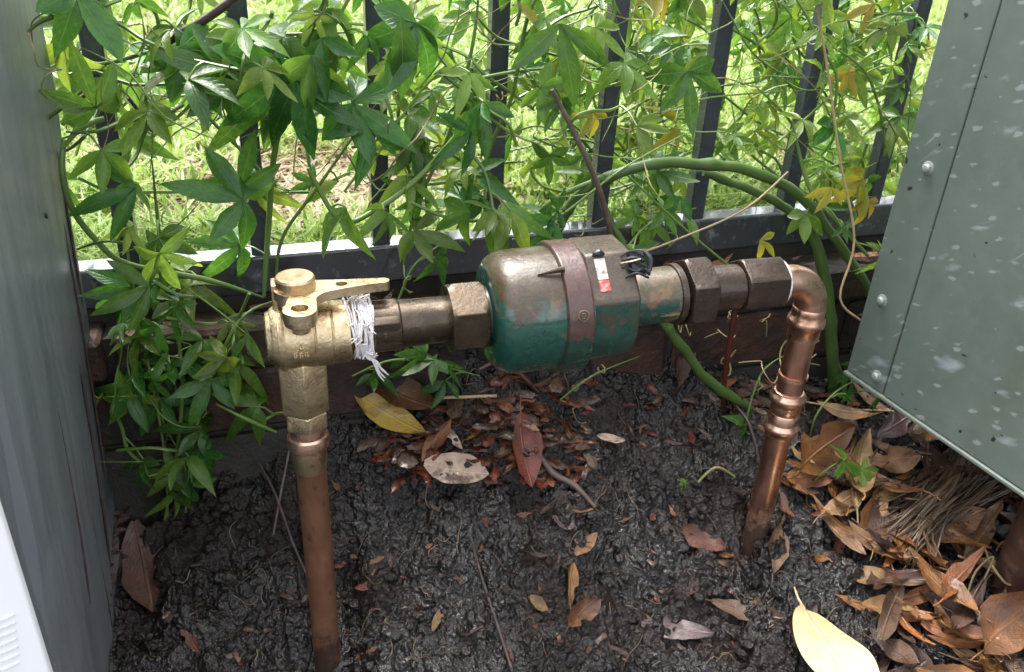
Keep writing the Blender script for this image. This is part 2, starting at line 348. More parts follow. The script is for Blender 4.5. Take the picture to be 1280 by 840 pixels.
def splash(m, z0, z1, colr):
    N, L = m.node_tree.nodes, m.node_tree.links; p = N['Principled BSDF']; tc = N.new('ShaderNodeTexCoord')
    sx = N.new('ShaderNodeSeparateXYZ'); L.new(tc.outputs['Object'], sx.inputs[0])
    n = noise(N, L, tc.outputs['Object'], 70, 6, 0.7); n2 = noise(N, L, mapped(N, L, tc.outputs['Object'], (1, 1, .25)), 60, 6, 0.65)
    zz = math_(N, L, 'ADD', sx.outputs[2], math_(N, L, 'MULTIPLY', math_(N, L, 'SUBTRACT', n, 0.5), .22))
    mr = N.new('ShaderNodeMapRange'); L.new(zz, mr.inputs[0]); mr.inputs[1].default_value = z0; mr.inputs[2].default_value = z1; mr.inputs[3].default_value = 0.9; mr.inputs[4].default_value = 0.0
    src = p.inputs['Base Color'].links[0].from_socket
    c = mix(N, L, ramp(N, L, n2, [(0.60, 0), (0.72, 0.55)]), src, (0.075, 0.10, 0.075))
    L.new(mix(N, L, mr.outputs[0], c, colr), p.inputs['Base Color'])
    L.new(math_(N, L, 'MULTIPLY', math_(N, L, 'SUBTRACT', 1.0, mr.outputs[0]), p.inputs['Metallic'].default_value), p.inputs['Metallic'])
splash(MAT['copper_dull'], .015, .05, (0.022, 0.014, 0.010)); splash(MAT['copper'], .015, .045, (0.022, 0.014, 0.010))
MAT['rust_pipe'] = M('rust_pipe', (0.085, 0.038, 0.026), (0.055, 0.028, 0.022), 40, (0.13, 0.065, 0.04), 70, (0.55, 0.7), (0.3, 0.55), 0.2, 0.0006, 200)
MAT['meter_green'] = mat_meter('meter_green', (0.002, 0.062, 0.042), (0.040, 0.025, 0.012), .28, .46)
MAT['meter_band'] = mat_meter('meter_band', (0.006, 0.045, 0.031), (0.055, 0.025, 0.021), -0.62, -0.40, 0.2)
MAT['meter_hood'] = mat_meter('meter_hood', (0.003, 0.055, 0.039), (0.042, 0.028, 0.018), -0.02, 0.22, 0.35)
MAT['meter_outlet'] = mat_meter('meter_outlet', (0.004, 0.060, 0.046), (0.055, 0.040, 0.020), 0.1, 0.4, 0.95, (0.50, 0.58))
MAT['rubber'] = M('rubber', (0.012, 0.014, 0.016), (0.02, 0.022, 0.024), 40, rough=(0.25, 0.45), bump=0.0004)
MAT['label_white'] = M('label_white', (0.60, 0.57, 0.54), (0.46, 0.41, 0.37), 160, (0.20, 0.13, 0.10), 150, (0.52, 0.66), (0.15, 0.3), coat=0.4)
MAT['label_red'] = M('label_red', (0.42, 0.040, 0.048), (0.28, 0.03, 0.035), 160, (0.40, 0.22, 0.19), 170, (0.50, 0.62), (0.15, 0.3), coat=0.4)
MAT['tape'] = M('thread_tape', (0.76, 0.74, 0.74), (0.60, 0.56, 0.55), 120, (0.38, 0.30, 0.27), 90, (0.55, 0.72), (0.4, 0.6))
MAT['cabinet'] = mat_cabinet()
MAT['cab_edge'] = M('cabinet_edge', (0.115, 0.145, 0.12), (0.15, 0.175, 0.15), 30, (0.13, 0.13, 0.09), 25, (0.55, 0.75), (0.4, 0.6))
MAT['bolt'] = M('bolt_zinc', (0.36, 0.40, 0.36), (0.26, 0.29, 0.26), 120, (0.10, 0.08, 0.05), 200, (0.6, 0.75), (0.35, 0.55), 0.3)
MAT['post'] = M('weathered_grey_paint', (0.180, 0.198, 0.210), (0.130, 0.145, 0.158), 22, (0.26, 0.275, 0.28), 90, (0.60, 0.80), (0.30, 0.5), bump=0.002, bs=130, stretch=(1.3, 1.3, 0.12))
MAT['white_plastic'] = M('white_plastic', (0.88, 0.88, 0.88), (0.85, 0.86, 0.86), 20, rough=(0.3, 0.4))
MAT['grey_line'] = M('grey_rib', (0.62, 0.63, 0.65), (0.56, 0.57, 0.59), 20, rough=(0.4, 0.5))
MAT['fence'] = M('dark_fence_paint', (0.032, 0.038, 0.050), (0.046, 0.053, 0.066), 30, (0.10, 0.11, 0.12), 160, (0.63, 0.75), (0.16, 0.34), bump=0.0004, bs=160, coat=0.3)
MAT['rail'] = M('wet_rail_paint', (0.030, 0.035, 0.044), (0.045, 0.050, 0.060), 30, (0.16, 0.17, 0.18), 70, (0.55, 0.72), (0.10, 0.22), bump=0.0004, bs=120, coat=1.0)
MAT['brick'] = M('red_brown_brick', (0.070, 0.027, 0.015), (0.036, 0.017, 0.011), 26, (0.016, 0.013, 0.010), 14, (0.40, 0.60), (0.4, 0.75), bump=0.006, bs=90, rand=0.22)
MAT['mortar'] = M('old_mortar', (0.035, 0.030, 0.026), (0.020, 0.018, 0.015), 30, (0.012, 0.014, 0.009), 20, (0.5, 0.7), (0.6, 0.9), bump=0.004, bs=110)
MAT['concrete'] = M('damp_concrete', (0.045, 0.040, 0.035), (0.024, 0.021, 0.019), 14, (0.016, 0.019, 0.011), 18, (0.5, 0.7), (0.4, 0.8), bump=0.006, bs=70)
MAT['stem'] = M('green_stem', (0.085, 0.16, 0.030), (0.125, 0.20, 0.045), 30, (0.16, 0.15, 0.06), 60, (0.6, 0.75), (0.3, 0.5), rand=0.15)
MAT['stem_thick'] = M('thick_green_stem', (0.042, 0.092, 0.018), (0.070, 0.125, 0.028), 30, (0.10, 0.085, 0.035), 70, (0.58, 0.72), (0.3, 0.5), bump=0.0006, bs=150)
MAT['root'] = M('dead_root', (0.22, 0.15, 0.09), (0.12, 0.075, 0.05), 50, rough=(0.4, 0.6))
MAT['tendril'] = M('dry_tendril', (0.26, 0.21, 0.10), (0.18, 0.125, 0.065), 50, (0.16, 0.19, 0.06), 40, (0.5, 0.6), (0.4, 0.6), rand=0.3)
MAT['straw'] = M('dry_straw', (0.42, 0.31, 0.17), (0.30, 0.21, 0.11), 60, rough=(0.4, 0.6), rand=0.2)
MAT['twig'] = M('dark_twig', (0.060, 0.034, 0.027), (0.035, 0.022, 0.019), 60, (0.11, 0.08, 0.07), 90, (0.55, 0.7), (0.35, 0.6), bump=0.001, bs=200)
MAT['twig_grey'] = M('grey_twig', (0.135, 0.095, 0.080), (0.09, 0.062, 0.052), 60, (0.20, 0.15, 0.12), 90, (0.55, 0.7), (0.35, 0.6), bump=0.0008, bs=200)
MAT['leaf_a'] = mat_leaf('vine_leaf', (0.022, 0.092, 0.012), (0.052, 0.150, 0.020), (0.10, 0.20, 0.055))
MAT['leaf_b'] = mat_leaf('vine_leaf_light', (0.070, 0.155, 0.018), (0.115, 0.205, 0.032), (0.17, 0.25, 0.08), 0.5)
MAT['leaf_y'] = mat_leaf('vine_leaf_yellow', (0.27, 0.25, 0.025), (0.20, 0.21, 0.025), (0.30, 0.27, 0.07), 0.4, 0.2, 0.02)
MAT['dry_a'] = mat_dry('dry_leaf_orange', (0.265, 0.112, 0.034), (0.165, 0.064, 0.020), (0.070, 0.032, 0.016), (0.27, 0.13, 0.05))
MAT['dry_b'] = mat_dry('dry_leaf_tan', (0.32, 0.190, 0.090), (0.21, 0.112, 0.048), (0.085, 0.048, 0.024), (0.33, 0.21, 0.11))
MAT['dry_c'] = mat_dry('dry_leaf_dark', (0.066, 0.034, 0.022), (0.040, 0.023, 0.017), (0.105, 0.052, 0.030), (0.11, 0.065, 0.045))
MAT['dry_r'] = mat_dry('dry_leaf_red', (0.175, 0.052, 0.028), (0.110, 0.034, 0.021), (0.050, 0.022, 0.016), (0.24, 0.10, 0.06))
MAT['cream_leaf'] = mat_dry('cream_leaf', (0.70, 0.55, 0.30), (0.62, 0.46, 0.22), (0.36, 0.20, 0.07), (0.68, 0.55, 0.32), (0.3, 0.45), 0.0, 0.0, 0.0, 0.7, (0.58, 0.80))
MAT['yellow_leaf'] = mat_dry('yellow_leaf', (0.46, 0.31, 0.055), (0.36, 0.21, 0.040), (0.085, 0.045, 0.022), (0.50, 0.36, 0.10), (0.14, 0.34), 0.0, 0.0, 0.3, 0.9, (0.50, 0.68))
MAT['pink_leaf'] = mat_dry('pale_pink_leaf', (0.52, 0.37, 0.26), (0.38, 0.25, 0.19), (0.11, 0.062, 0.055), (0.55, 0.42, 0.32), (0.10, 0.3), 0.0, 0.0, 0.5, 0.9, (0.48, 0.60))
MAT['purple_leaf'] = mat_dry('purple_grey_leaf', (0.14, 0.090, 0.088), (0.085, 0.048, 0.046), (0.045, 0.026, 0.024), (0.17, 0.11, 0.10), (0.08, 0.25), 0.0, 0.0, 0.6)
MAT['bark'] = M('bark_chip', (0.190, 0.050, 0.020), (0.095, 0.026, 0.013), 9, (0.028, 0.014, 0.010), 7, (0.45, 0.65), (0.15, 0.5), bump=0.002, bs=30, rand=0.5, coat=0.2, hue=0.015, stretch=(0.3, 1, 1))
MAT['bark_dark'] = M('bark_chip_dark', (0.075, 0.040, 0.024), (0.040, 0.022, 0.015), 9, (0.11, 0.07, 0.045), 7, (0.5, 0.7), (0.12, 0.45), bump=0.002, bs=30, rand=0.5, coat=0.3, stretch=(0.3, 1, 1))
MAT['frond'] = M('dry_frond', (0.115, 0.074, 0.042), (0.062, 0.039, 0.024), 80, (0.19, 0.13, 0.078), 60, (0.6, 0.7), (0.3, 0.55), rand=0.4)
MAT['lawn'] = M('lawn_soil', (0.20, 0.23, 0.09), (0.28, 0.25, 0.14), 9, (0.11, 0.070, 0.050), 6, (0.55, 0.66), (0.6, 0.9), bump=0.01, bs=60)

# ------------------------------------------------------------------ ground (muddy pit)
YM = 0.5817                                    # the pipes stand on this line
CP = [(.02,.58,-.015),(.476,.58,.047),(-.178,.61,.0),(-.175,.755,.045),(-.09,.735,.063),(.0,.735,.10),(.206,.735,.18),(.335,.735,.168),(.5,.735,.138),(.62,.735,.105),
      (.7,.45,.035),(.65,.62,.095),(.45,.43,.012),(.18,.50,.0),(-.1,.5,-.01),(.2,.585,.03),(.25,.66,.085),(.4,.66,.092),(.05,.66,.028),(.9,.7,.11),(.9,.4,.05),(1.1,.55,.08),
      (-.5,.75,.04),(-.5,.4,-.01),(0,.2,-.02),(.5,.2,-.01),(.9,.1,0),(-.5,0,-.02),(1.3,.74,.1),(.35,.52,.012)]
CP = np.array(CP)
def _tps(r2): return np.where(r2 > 1e-12, 0.5*r2*np.log(np.maximum(r2, 1e-12)), 0.0)
_n = len(CP); _A = np.zeros((_n+3, _n+3))
_A[:_n, :_n] = _tps(((CP[:, None, :2]-CP[None, :, :2])**2).sum(-1)) + np.eye(_n)*1e-4
_A[:_n, _n] = 1; _A[:_n, _n+1:] = CP[:, :2]; _A[_n, :_n] = 1; _A[_n+1:, :_n] = CP[:, :2].T
_S = np.linalg.solve(_A, np.concatenate([CP[:, 2], np.zeros(3)]))
def base_z(x, y):
    x = np.asarray(x, float); y = np.asarray(y, float)
    xc, yc = np.clip(x, -.5, 1.3), np.clip(y, 0.0, .78)
    z = _S[_n] + _S[_n+1]*xc + _S[_n+2]*yc
    for k in range(_n): z = z + _S[k]*_tps((xc-CP[k, 0])**2+(yc-CP[k, 1])**2)
    return np.clip(z, -.04, .2)
def mud_z(x, y):
    z = base_z(x, y)
    pm = np.clip(0.5+1.3*fbm(x, y, 11, 3, 83), 0.05, 1.25); pm2 = np.clip(0.5+1.5*fbm(x, y, 17, 3, 84), 0.0, 1.3)
    wx = x + 0.006*fbm(x, y, 40, 2, 91); wy = y + 0.006*fbm(x, y, 40, 2, 92)
    z = z + 0.018*fbm(x, y, 13, 3, 5)
    z = z + 0.030*(0.55 - np.minimum(worley(wx, wy, 27, 11), 1.0))*(0.4+vnoise(x*20, y*20, 77))
    z = z + 0.013*(0.5 - worley(wx, wy, 82, 12))*pm
    z = z + 0.0024*(0.5 - worley(wx+0.002*fbm(x, y, 160, 2, 95), wy, 190, 13))*pm2
    z = z + 0.008*np.abs(fbm(x, y, 48, 4, 66, .55))*(1.25-pm) + 0.004*fbm(x, y, 110, 3, 67, .6)
    z = z + 0.0022*fbm(x, y, 240, 2, 31)
    z = z - 0.020*np.clip(1-np.abs(fbm(x*1.0, y*0.55, 16, 2, 44))*7, 0, 1)*np.clip(vnoise(x*9, y*9, 45)*2-0.9, 0, 1)   # cracks and drag grooves
    for gx0, gx1, gy0, gy1, dep, wd in ((.045,.052,.56,.66,.022,.009), (.155,.175,.50,.60,.016,.010), (-.025,-.008,.545,.575,.028,.020)):
        t = np.clip((y-gy0)/(gy1-gy0), 0, 1); cx = gx0+(gx1-gx0)*t; cy = gy0+(gy1-gy0)*t
        d2 = ((x-cx)**2+(y-cy)**2)/wd**2; z = z - dep*np.exp(-d2)
    return z
fx = np.arange(-0.26, 1.02, 0.0017); fy = np.arange(0.36, 0.775, 0.0017)
xs = np.concatenate([[-9, -5, -2.5, -1.2, -.7, -.45, -.34], fx, [1.06, 1.12, 1.25, 1.5, 2, 3, 5, 9]])
ys = np.concatenate([[-9, -5, -2.5, -1.2, -.6, -.2, 0, .12, .2, .26, .30], fy, [0.78, 0.80]])
GX, GY = np.meshgrid(xs, ys); GZ = mud_z(GX, GY)
def grid_mesh(name, GX, GY, GZ, mat):
    ny, nx = GX.shape
    me = bpy.data.meshes.new(name)
    co = np.stack([GX, GY, GZ], -1).reshape(-1, 3).astype(np.float32)
    idx = np.arange(ny*nx).reshape(ny, nx)
    q = np.stack([idx[:-1, :-1], idx[:-1, 1:], idx[1:, 1:], idx[1:, :-1]], -1).reshape(-1, 4)
    me.vertices.add(len(co)); me.vertices.foreach_set('co', co.ravel())
    me.loops.add(q.size); me.loops.foreach_set('vertex_index', q.ravel().astype(np.int32))
    me.polygons.add(len(q)); me.polygons.foreach_set('loop_start', np.arange(0, q.size, 4, dtype=np.int32))
    me.polygons.foreach_set('use_smooth', np.ones(len(q), bool))
    me.update(calc_edges=True); me.validate(); me.materials.append(mat)
    return me
g = bpy.data.objects.new('ground', grid_mesh('ground', GX, GY, GZ, MAT['mud'])); link(g); g['kind'] = 'structure'
def hz(x, y):
    i = min(max(np.searchsorted(xs, x)-1, 0), len(xs)-2); j = min(max(np.searchsorted(ys, y)-1, 0), len(ys)-2)
    u = (x-xs[i])/(xs[i+1]-xs[i]); v = (y-ys[j])/(ys[j+1]-ys[j])
    return float((GZ[j, i]*(1-u)+GZ[j, i+1]*u)*(1-v)+(GZ[j+1, i]*(1-u)+GZ[j+1, i+1]*u)*v)
def on_ground(px, py, lift=0.0):
    v = ray(px, py); t = 0.45
    while t < 2.0:
        p = CAM + v*t
        if p.y > 0.77 or p.z <= float(base_z(p.x, p.y)): break
        t += 0.004
    p = CAM + v*t; return Vector((p.x, p.y, hz(p.x, min(p.y, .77))+lift))

def crumbs(name, n, rmin, rmax, mat, seed):
    rr = np.random.default_rng(seed); bm = bmesh.new(); bmesh.ops.create_icosphere(bm, subdivisions=1, radius=1)
    tv = np.array([v.co[:] for v in bm.verts]); tf = np.array([[v.index for v in f.verts] for f in bm.faces]); bm.free()
    V, Fc = [], []
    for k in range(n):
        x, y = rr.uniform(-.2, .9), rr.uniform(.38, .755); r = rmin+(rmax-rmin)*rr.random()**3
        p = tv*(1+rr.uniform(-.35, .35, (len(tv), 1)))*r*np.array([rr.uniform(.7, 1.3), rr.uniform(.7, 1.3), rr.uniform(.5, .9)])
        a = rr.uniform(0, 6.28); ca, sa = math.cos(a), math.sin(a)
        p = np.stack([p[:, 0]*ca-p[:, 1]*sa, p[:, 0]*sa+p[:, 1]*ca, p[:, 2]], 1) + np.array([x, y, hz(x, y)+r*0.15])
        V.append(p); Fc.append(tf+k*len(tv))
    me = bpy.data.meshes.new(name); me.from_pydata(np.concatenate(V).tolist(), [], np.concatenate(Fc).tolist()); me.materials.append(mat)
    me.polygons.foreach_set('use_smooth', [True]*len(me.polygons))
    o = bpy.data.objects.new(name, me); link(o); o['kind'] = 'stuff'; return o
o = crumbs('soil_crumbs', 3600, .0010, .0085, MAT['mud'], 3); tag(o, 'crumbs and small clods of dark wet soil', 'soil')
# fine dead roots and fibres lying in the mud
mb = MB()
for k in range(260):
    x, y = random.uniform(-.18, .8), random.uniform(.42, .745); a = random.uniform(0, 6.28); Lh = random.uniform(.006, .028); pts = []
    for i in range(5):
        pts.append((x, y, hz(x, y)+random.uniform(.0008, .004))); a += random.uniform(-.9, .9); x += math.cos(a)*Lh/4; y += math.sin(a)*Lh/4; y = min(y, .765)
    mb.tube(pts, random.uniform(.0002, .00045), 4, 2)
o = mb.obj('root_fibres', MAT['root']); o['kind'] = 'stuff'; tag(o, 'fine pale dead rootlets strewn over the dark mud', 'roots')

# ------------------------------------------------------------------ lawn beyond the fence
TILT = 0.0165                                    # the whole fence line climbs slightly to the right
def rail_z(x): return 0.3185 + TILT*(x+0.06)
lx = np.concatenate([np.linspace(-40, -3, 12)[:-1], np.linspace(-3, 6, 220), np.linspace(6, 60, 14)[1:]])
ly = np.concatenate([np.linspace(.80, 4, 130), np.linspace(4, 12, 30)[1:], np.linspace(12, 120, 14)[1:]])
LX, LY = np.meshgrid(lx, ly)
def lawn_z(x, y): return 0.272 + 0.012*np.clip(x, -1, 3) + 0.02*fbm(x, y, 2.2, 4, 61) + 0.012*fbm(x, y, 14, 3, 62) - 0.02*np.clip(.95-y, 0, .2)
o = bpy.data.objects.new('lawn', grid_mesh('lawn', LX, LY, lawn_z(LX, LY), MAT['lawn'])); link(o); o['kind'] = 'structure'

def blades(name, n, seed, y0, y1, hmul, label, straw=0.16):
    rr = np.random.default_rng(seed)
    y = y0 + (y1-y0)*rr.random(n)**1.7
    x = (0.325*y) + rr.uniform(-1, 1, n)*(0.75*y+0.15)
    z = lawn_z(x, y)
    a = rr.uniform(0, 6.283, n); h = hmul*rr.uniform(.02, .06, n)*(0.8+.5*fbm(x, y, 6, 2, 9)); wd = rr.uniform(.0012, .0030, n)*(1+.3*y); ln = rr.uniform(.3, 1.4, n)*h
    patch = fbm(x, y, 3.5, 3, 33)
    dead = np.exp(-(((x-.07)/.15)**2+((y-1.10)/.16)**2))*1.4
    isd = rr.random(n) < np.clip(straw + patch*.5 + dead, 0, 1)
    keep = rr.random(n) > np.clip(dead-.5, 0, .6)
    h = np.where(isd, h*.55, h); ln = np.where(isd, ln*1.5, ln)
    dx, dy = np.cos(a), np.sin(a); px, py = -dy, dx
    V = np.zeros((n, 5, 3))
    for k, (t, ww) in enumerate(((0, 1), (0, -1), (.55, .75), (.55, -.75), (1, 0))):
        V[:, k, 0] = x + dx*ln*t*t + px*wd*ww; V[:, k, 1] = y + dy*ln*t*t + py*wd*ww; V[:, k, 2] = z + h*(t - .25*t*t*np.minimum(ln/h, 1.5)) - .003
    V[:, :, 1] = np.maximum(V[:, :, 1], .815)
    V = V[keep]; isd = isd[keep]; m = len(V)
    b = np.arange(m)[:, None]*5
    Fq = b + np.array([[0, 1, 3, 2]]); Ft = b + np.array([[2, 3, 4]])
    me = bpy.data.meshes.new(name); me.vertices.add(m*5); me.vertices.foreach_set('co', V.reshape(-1).astype(np.float32))
    loops = np.concatenate([Fq, Ft], 1).reshape(-1)
    me.loops.add(len(loops)); me.loops.foreach_set('vertex_index', loops.astype(np.int32))
    st = np.arange(m)[:, None]*7 + np.array([[0, 4]]); me.polygons.add(2*m); me.polygons.foreach_set('loop_start', st.reshape(-1).astype(np.int32))
    me.update(calc_edges=True)
    g1 = np.array([.17, .29, .05]); g2 = np.array([.30, .40, .10]); s1 = np.array([.36, .29, .15]); s2 = np.array([.15, .09, .055])
    q = rr.random((m, 1)); col = np.where(isd[:, None], s1*(1-q)+s2*q, g1*(1-q)+g2*q)
    at = me.color_attributes.new('tint', 'FLOAT_COLOR', 'POINT')
    at.data.foreach_set('color', np.repeat(np.concatenate([col, np.ones((m, 1))], 1), 5, axis=0).reshape(-1).astype(np.float32))
    me.materials.append(MAT['grass']); o = bpy.data.objects.new(name, me); link(o); o['kind'] = 'stuff'; return tag(o, label, 'grass')
def mat_grass():
    m, N, L, p, tc = base('grass_blade')
    a = N.new('ShaderNodeVertexColor'); a.layer_name = 'tint'; L.new(a.outputs[0], p.inputs['Base Color'])
    p.inputs['Roughness'].default_value = 0.45
    t = N.new('ShaderNodeBsdfTranslucent'); L.new(a.outputs[0], t.inputs['Color']); ms = N.new('ShaderNodeMixShader'); ms.inputs[0].default_value = 0.4
    L.new(p.outputs[0], ms.inputs[1]); L.new(t.outputs[0], ms.inputs[2]); L.new(ms.outputs[0], N['Material Output'].inputs['Surface']); return m
MAT['grass'] = mat_grass()
blades('lawn_grass', 85000, 21, .84, 4.6, 1.15, 'sunlit yellow green lawn grass beyond the fence')

# ------------------------------------------------------------------ plinth wall of pavers under the fence
wall = empty('brick_wall', (0, .735, .05), 'low red brown brick plinth wall under the black fence rail', 'wall')
def wall_z(x): return 0.268 + 0.012*(x+0.07)
W0 = wall.location
def brick_mesh(L_, D_, H_, seed):
    rr = random.Random(seed); mb = MB()
    nx, nyy, nz = 6, 2, 2; b = .004
    mb.box((0, 0, 0), (L_, D_, H_)); bm = bmesh.new()
    me = mb.mesh('brick', MAT['brick'], None); bm.from_mesh(me)
    bmesh.ops.bevel(bm, geom=list(bm.edges), offset=b, segments=1, affect='EDGES')
    for v in bm.verts: v.co += Vector((rr.uniform(-1, 1), rr.uniform(-1, 1), rr.uniform(-1, 1)))*.0012
    bm.to_mesh(me); bm.free(); return me
vars_ = [brick_mesh(.222, .11, .043, k) for k in range(4)]; vars2 = [brick_mesh(.222, .10, .068, 10+k) for k in range(4)]
x = -1.30; k = 0
while x < 2.2:
    o = bpy.data.objects.new('brick', vars_[k % 4]); link(o, wall); o.location = Vector((x, .735+random.uniform(-.002, .002), wall_z(x+.11)-.043))-W0; o.rotation_euler = (0, -TILT, random.uniform(-.006, .006))
    o = bpy.data.objects.new('brick', vars2[k % 4]); link(o, wall); o.location = Vector((x+.115, .747+random.uniform(-.002, .002), wall_z(x+.22)-.043-.010-.068))-W0; o.rotation_euler = (0, -TILT, random.uniform(-.006, .006))
    x += .232; k += 1
mb = MB()
def slab(mb, y0, y1, f0, f1):
    r = []
    for xx in np.linspace(-1.5, 2.6, 30): r.append([(xx-W0.x, y0-W0.y, f0(xx)-W0.z), (xx-W0.x, y1-W0.y, f0(xx)-W0.z), (xx-W0.x, y1-W0.y, f1(xx)-W0.z), (xx-W0.x, y0-W0.y, f1(xx)-W0.z)])
    mb.ring_loft(r)
slab(mb, .754, .84, lambda x: wall_z(x)-.125, lambda x: wall_z(x)-.004)
slab(mb, .779, .845, lambda x: wall_z(x)-.1245, lambda x: rail_z(x)-.0305)
mb.obj('mortar', MAT['mortar'], wall, None)
mb = MB(); slab(mb, .750, .838, lambda x: -.15, lambda x: wall_z(x)-.1265)
mb.obj('footing', MAT['concrete'], wall, None)

# ------------------------------------------------------------------ black steel fence
YF = .79
fence = empty('steel_fence', (0, YF, rail_z(0)-.04), 'black square bar steel fence overgrown by green vines', 'fence')
F0 = fence.location
def fl(x, y, z): return Vector((x, y, z))-F0
mb = MB(); mb.bar(fl(-1.4, YF, rail_z(-1.4)-.014), fl(2.4, YF, rail_z(2.4)-.014), .040, .028); mb.obj('rail', MAT['rail'], fence, 30, .003)
mb = MB(); mb.bar(fl(-1.4, YF, rail_z(-1.4)+.86), fl(2.4, YF, rail_z(2.4)+.86), .040, .040); mb.obj('rail', MAT['rail'], fence, 30, .003)
bx = [-.12 + .1163*k for k in range(-9, 19)]
bm_ = MB(); bm_.bar((0, 0, 0), (0, 0, .842), .0172, .0172); bar_me = None
for x in bx:
    if bar_me is None: o = bm_.obj('bar', MAT['fence'], fence, 30, .0015); bar_me = o
    else:
        o2 = bar_me.copy(); link(o2, fence); o = o2
    o.location = fl(x, YF, rail_z(x)-.001); o.rotation_euler = (0, random.uniform(-.006, .006), 0)

# ------------------------------------------------------------------ grey timber post
post = empty('timber_post', (-.175, .70, .0), 'broad weathered post painted blue grey rising from mud beside the fence', 'post', rot=(0, R_(3.0), 0))
mb = MB(); nz = 60
rings = []
for k in range(nz+1):
    z = -.12 + 1.25*k/nz; ring = []
    pr = [(-.22, -.22), (-.004, -.22), (0, -.216), (0, -.14), (0, -.07), (0, -.02), (0, .05), (-.004, .054), (-.22, .054)]
    for i, (a, b) in enumerate(pr):
        wob = .0016*math.sin(z*9+i*1.7)+.0012*math.sin(z*31+i*3)
        ring.append((a+wob, b+wob*.6, z))
    rings.append(ring)
mb.ring_loft(rings); mb.obj('post_timber', MAT['post'], post, 40)
# drying splits along the grain, each a thin dark sliver cut by a proud lip of paint
mb = MB()
for (y0, z0, ln) in ((-.01, .05, .22), (.02, .12, .28), (-.05, .00, .16), (.034, .30, .20), (-.11, .10, .2)):
    pts = [(.0006+.0006*math.sin(t*5), y0+.006*math.sin(t*2.2+y0*60), z0+ln*t) for t in np.linspace(0, 1, 9)]
    mb.tube(pts, [.0002]+[.0013]*7+[.0002], 5, 2)
mb.obj('split', MAT['twig'], post)
mb = MB(); mb.tube([(.0012, -.045, .42), (.0026, -.045, .4203)], .0022, 8, 1)
mb.obj('nail_head', MAT['rubber'], post)

# ------------------------------------------------------------------ white panel, lower left corner
pw = at_y(33, 745, .43)
panel = empty('white_panel', (pw.x, .43, hz(pw.x, .43)), 'white plastic panel edge standing in front of grey post in the corner', 'panel')
mb = MB(); mb.box((-.30, 0, -.02), (0, .006, .66)); mb.obj('sheet', MAT['white_plastic'], panel, 30, .0012)
for k in range(7):
    q = at_y(6+k*1.0, 775+k*10, .43)-panel.location
    mb = MB(); mb.tube([(q.x-.03, -.0002, q.z-.006), (q.x-.004, -.0005, q.z), (q.x+.006, -.0003, q.z+.0035)], .0006, 5, 3); mb.obj('rib', MAT['grey_line'], panel)

# ------------------------------------------------------------------ green cabinet on the right
P0 = Vector((.599, .65, .196)); cd = Vector((.025, -.221, 0)).normalized()
cab = empty('utility_cabinet', P0, 'large grey green metal cabinet splashed with white spots hanging over leaf litter', 'cabinet', rot=(0, 0, math.atan2(cd.y, cd.x)))
cn = Vector((-cd.y, cd.x, 0))                     # into the cabinet
def cab_pt(px, py):
    v = ray(px, py); t = (P0-CAM).dot(cn)/v.dot(cn); p = CAM+v*t; return Vector(((p-P0).dot(cd), 0, p.z-P0.z))
HC = .95
mb = MB(); mb.box((.003, .0035, .006), (.42, .42, HC)); mb.obj('cabinet_body', MAT['cabinet'], cab, 30, .003)
mb = MB(); mb.box((0, 0, .001), (.0525, .003, HC-.002)); mb.obj('edge_panel', MAT['cabinet'], cab, 30, .0012)
mb = MB(); mb.box((.0540, -.0008, .001), (.418, .003, HC-.002)); mb.obj('side_panel', MAT['cabinet'], cab, 30, .0012)
mb = MB(); mb.box((-.001, -.0035, -.0035), (.42, .026, .0005)); mb.obj('bottom_flange', MAT['cab_edge'], cab, 30, .001)
for (px, py) in ((1160, 210), (1098, 373), (1096, 470)):
    q = cab_pt(px, py); q.x = min(max(q.x, .02), .3)
    b = bpy.data.objects.new('bolt', None)
    mb = MB(); mb.lathe([(-.0008, .0066), (.0004, .0066), (.0010, .0052)], 'x', n=20)
    mb.lathe([(.0008, .0040), (.0030, .0042), (.0042, .0030), (.0046, .0010)], 'x', n=12)
    o = mb.obj('bolt', MAT['bolt'], cab, 30); o.location = (q.x, 0, q.z); o.rotation_euler = (0, 0, R_(-90))
mb = MB(); mb.lathe([(-.014, .0035), (-.004, .0045)], 'z', n=10); o = mb.obj('bolt', MAT['bolt'], cab, 30); o.location = (.022, .012, 0)

# dark pipe rising into the cabinet
pp = at_z(1262, 735, .05)
mb = MB(); mb.lathe([(-.12, .0195), (.205, .0195)], 'z', n=28); o = mb.obj('riser_pipe', MAT['rust_pipe'], None, 35, loc=(pp.x, pp.y, .03))
tag(o, 'thick rusty brown pipe rising from litter into the cabinet base', 'pipe')

# ------------------------------------------------------------------ plumbing
def AX(x): return .3405 + .0195*(x-.03)          # height of the meter run's axis
TL = (0, -.0195, 0)
# ---- left riser
mb = MB(); mb.tube([(.0004, 0, -.30), (0, 0, -.06), (-.0003, 0, .10), (-.0008, 0, .243)], .0125, 28, 6)
lp = mb.obj('copper_pipe', MAT['copper_dull'], None, 40, loc=(.0202, YM, -.010)); tag(lp, 'straight dull brown copper pipe from mud up to the brass valve', 'pipe')
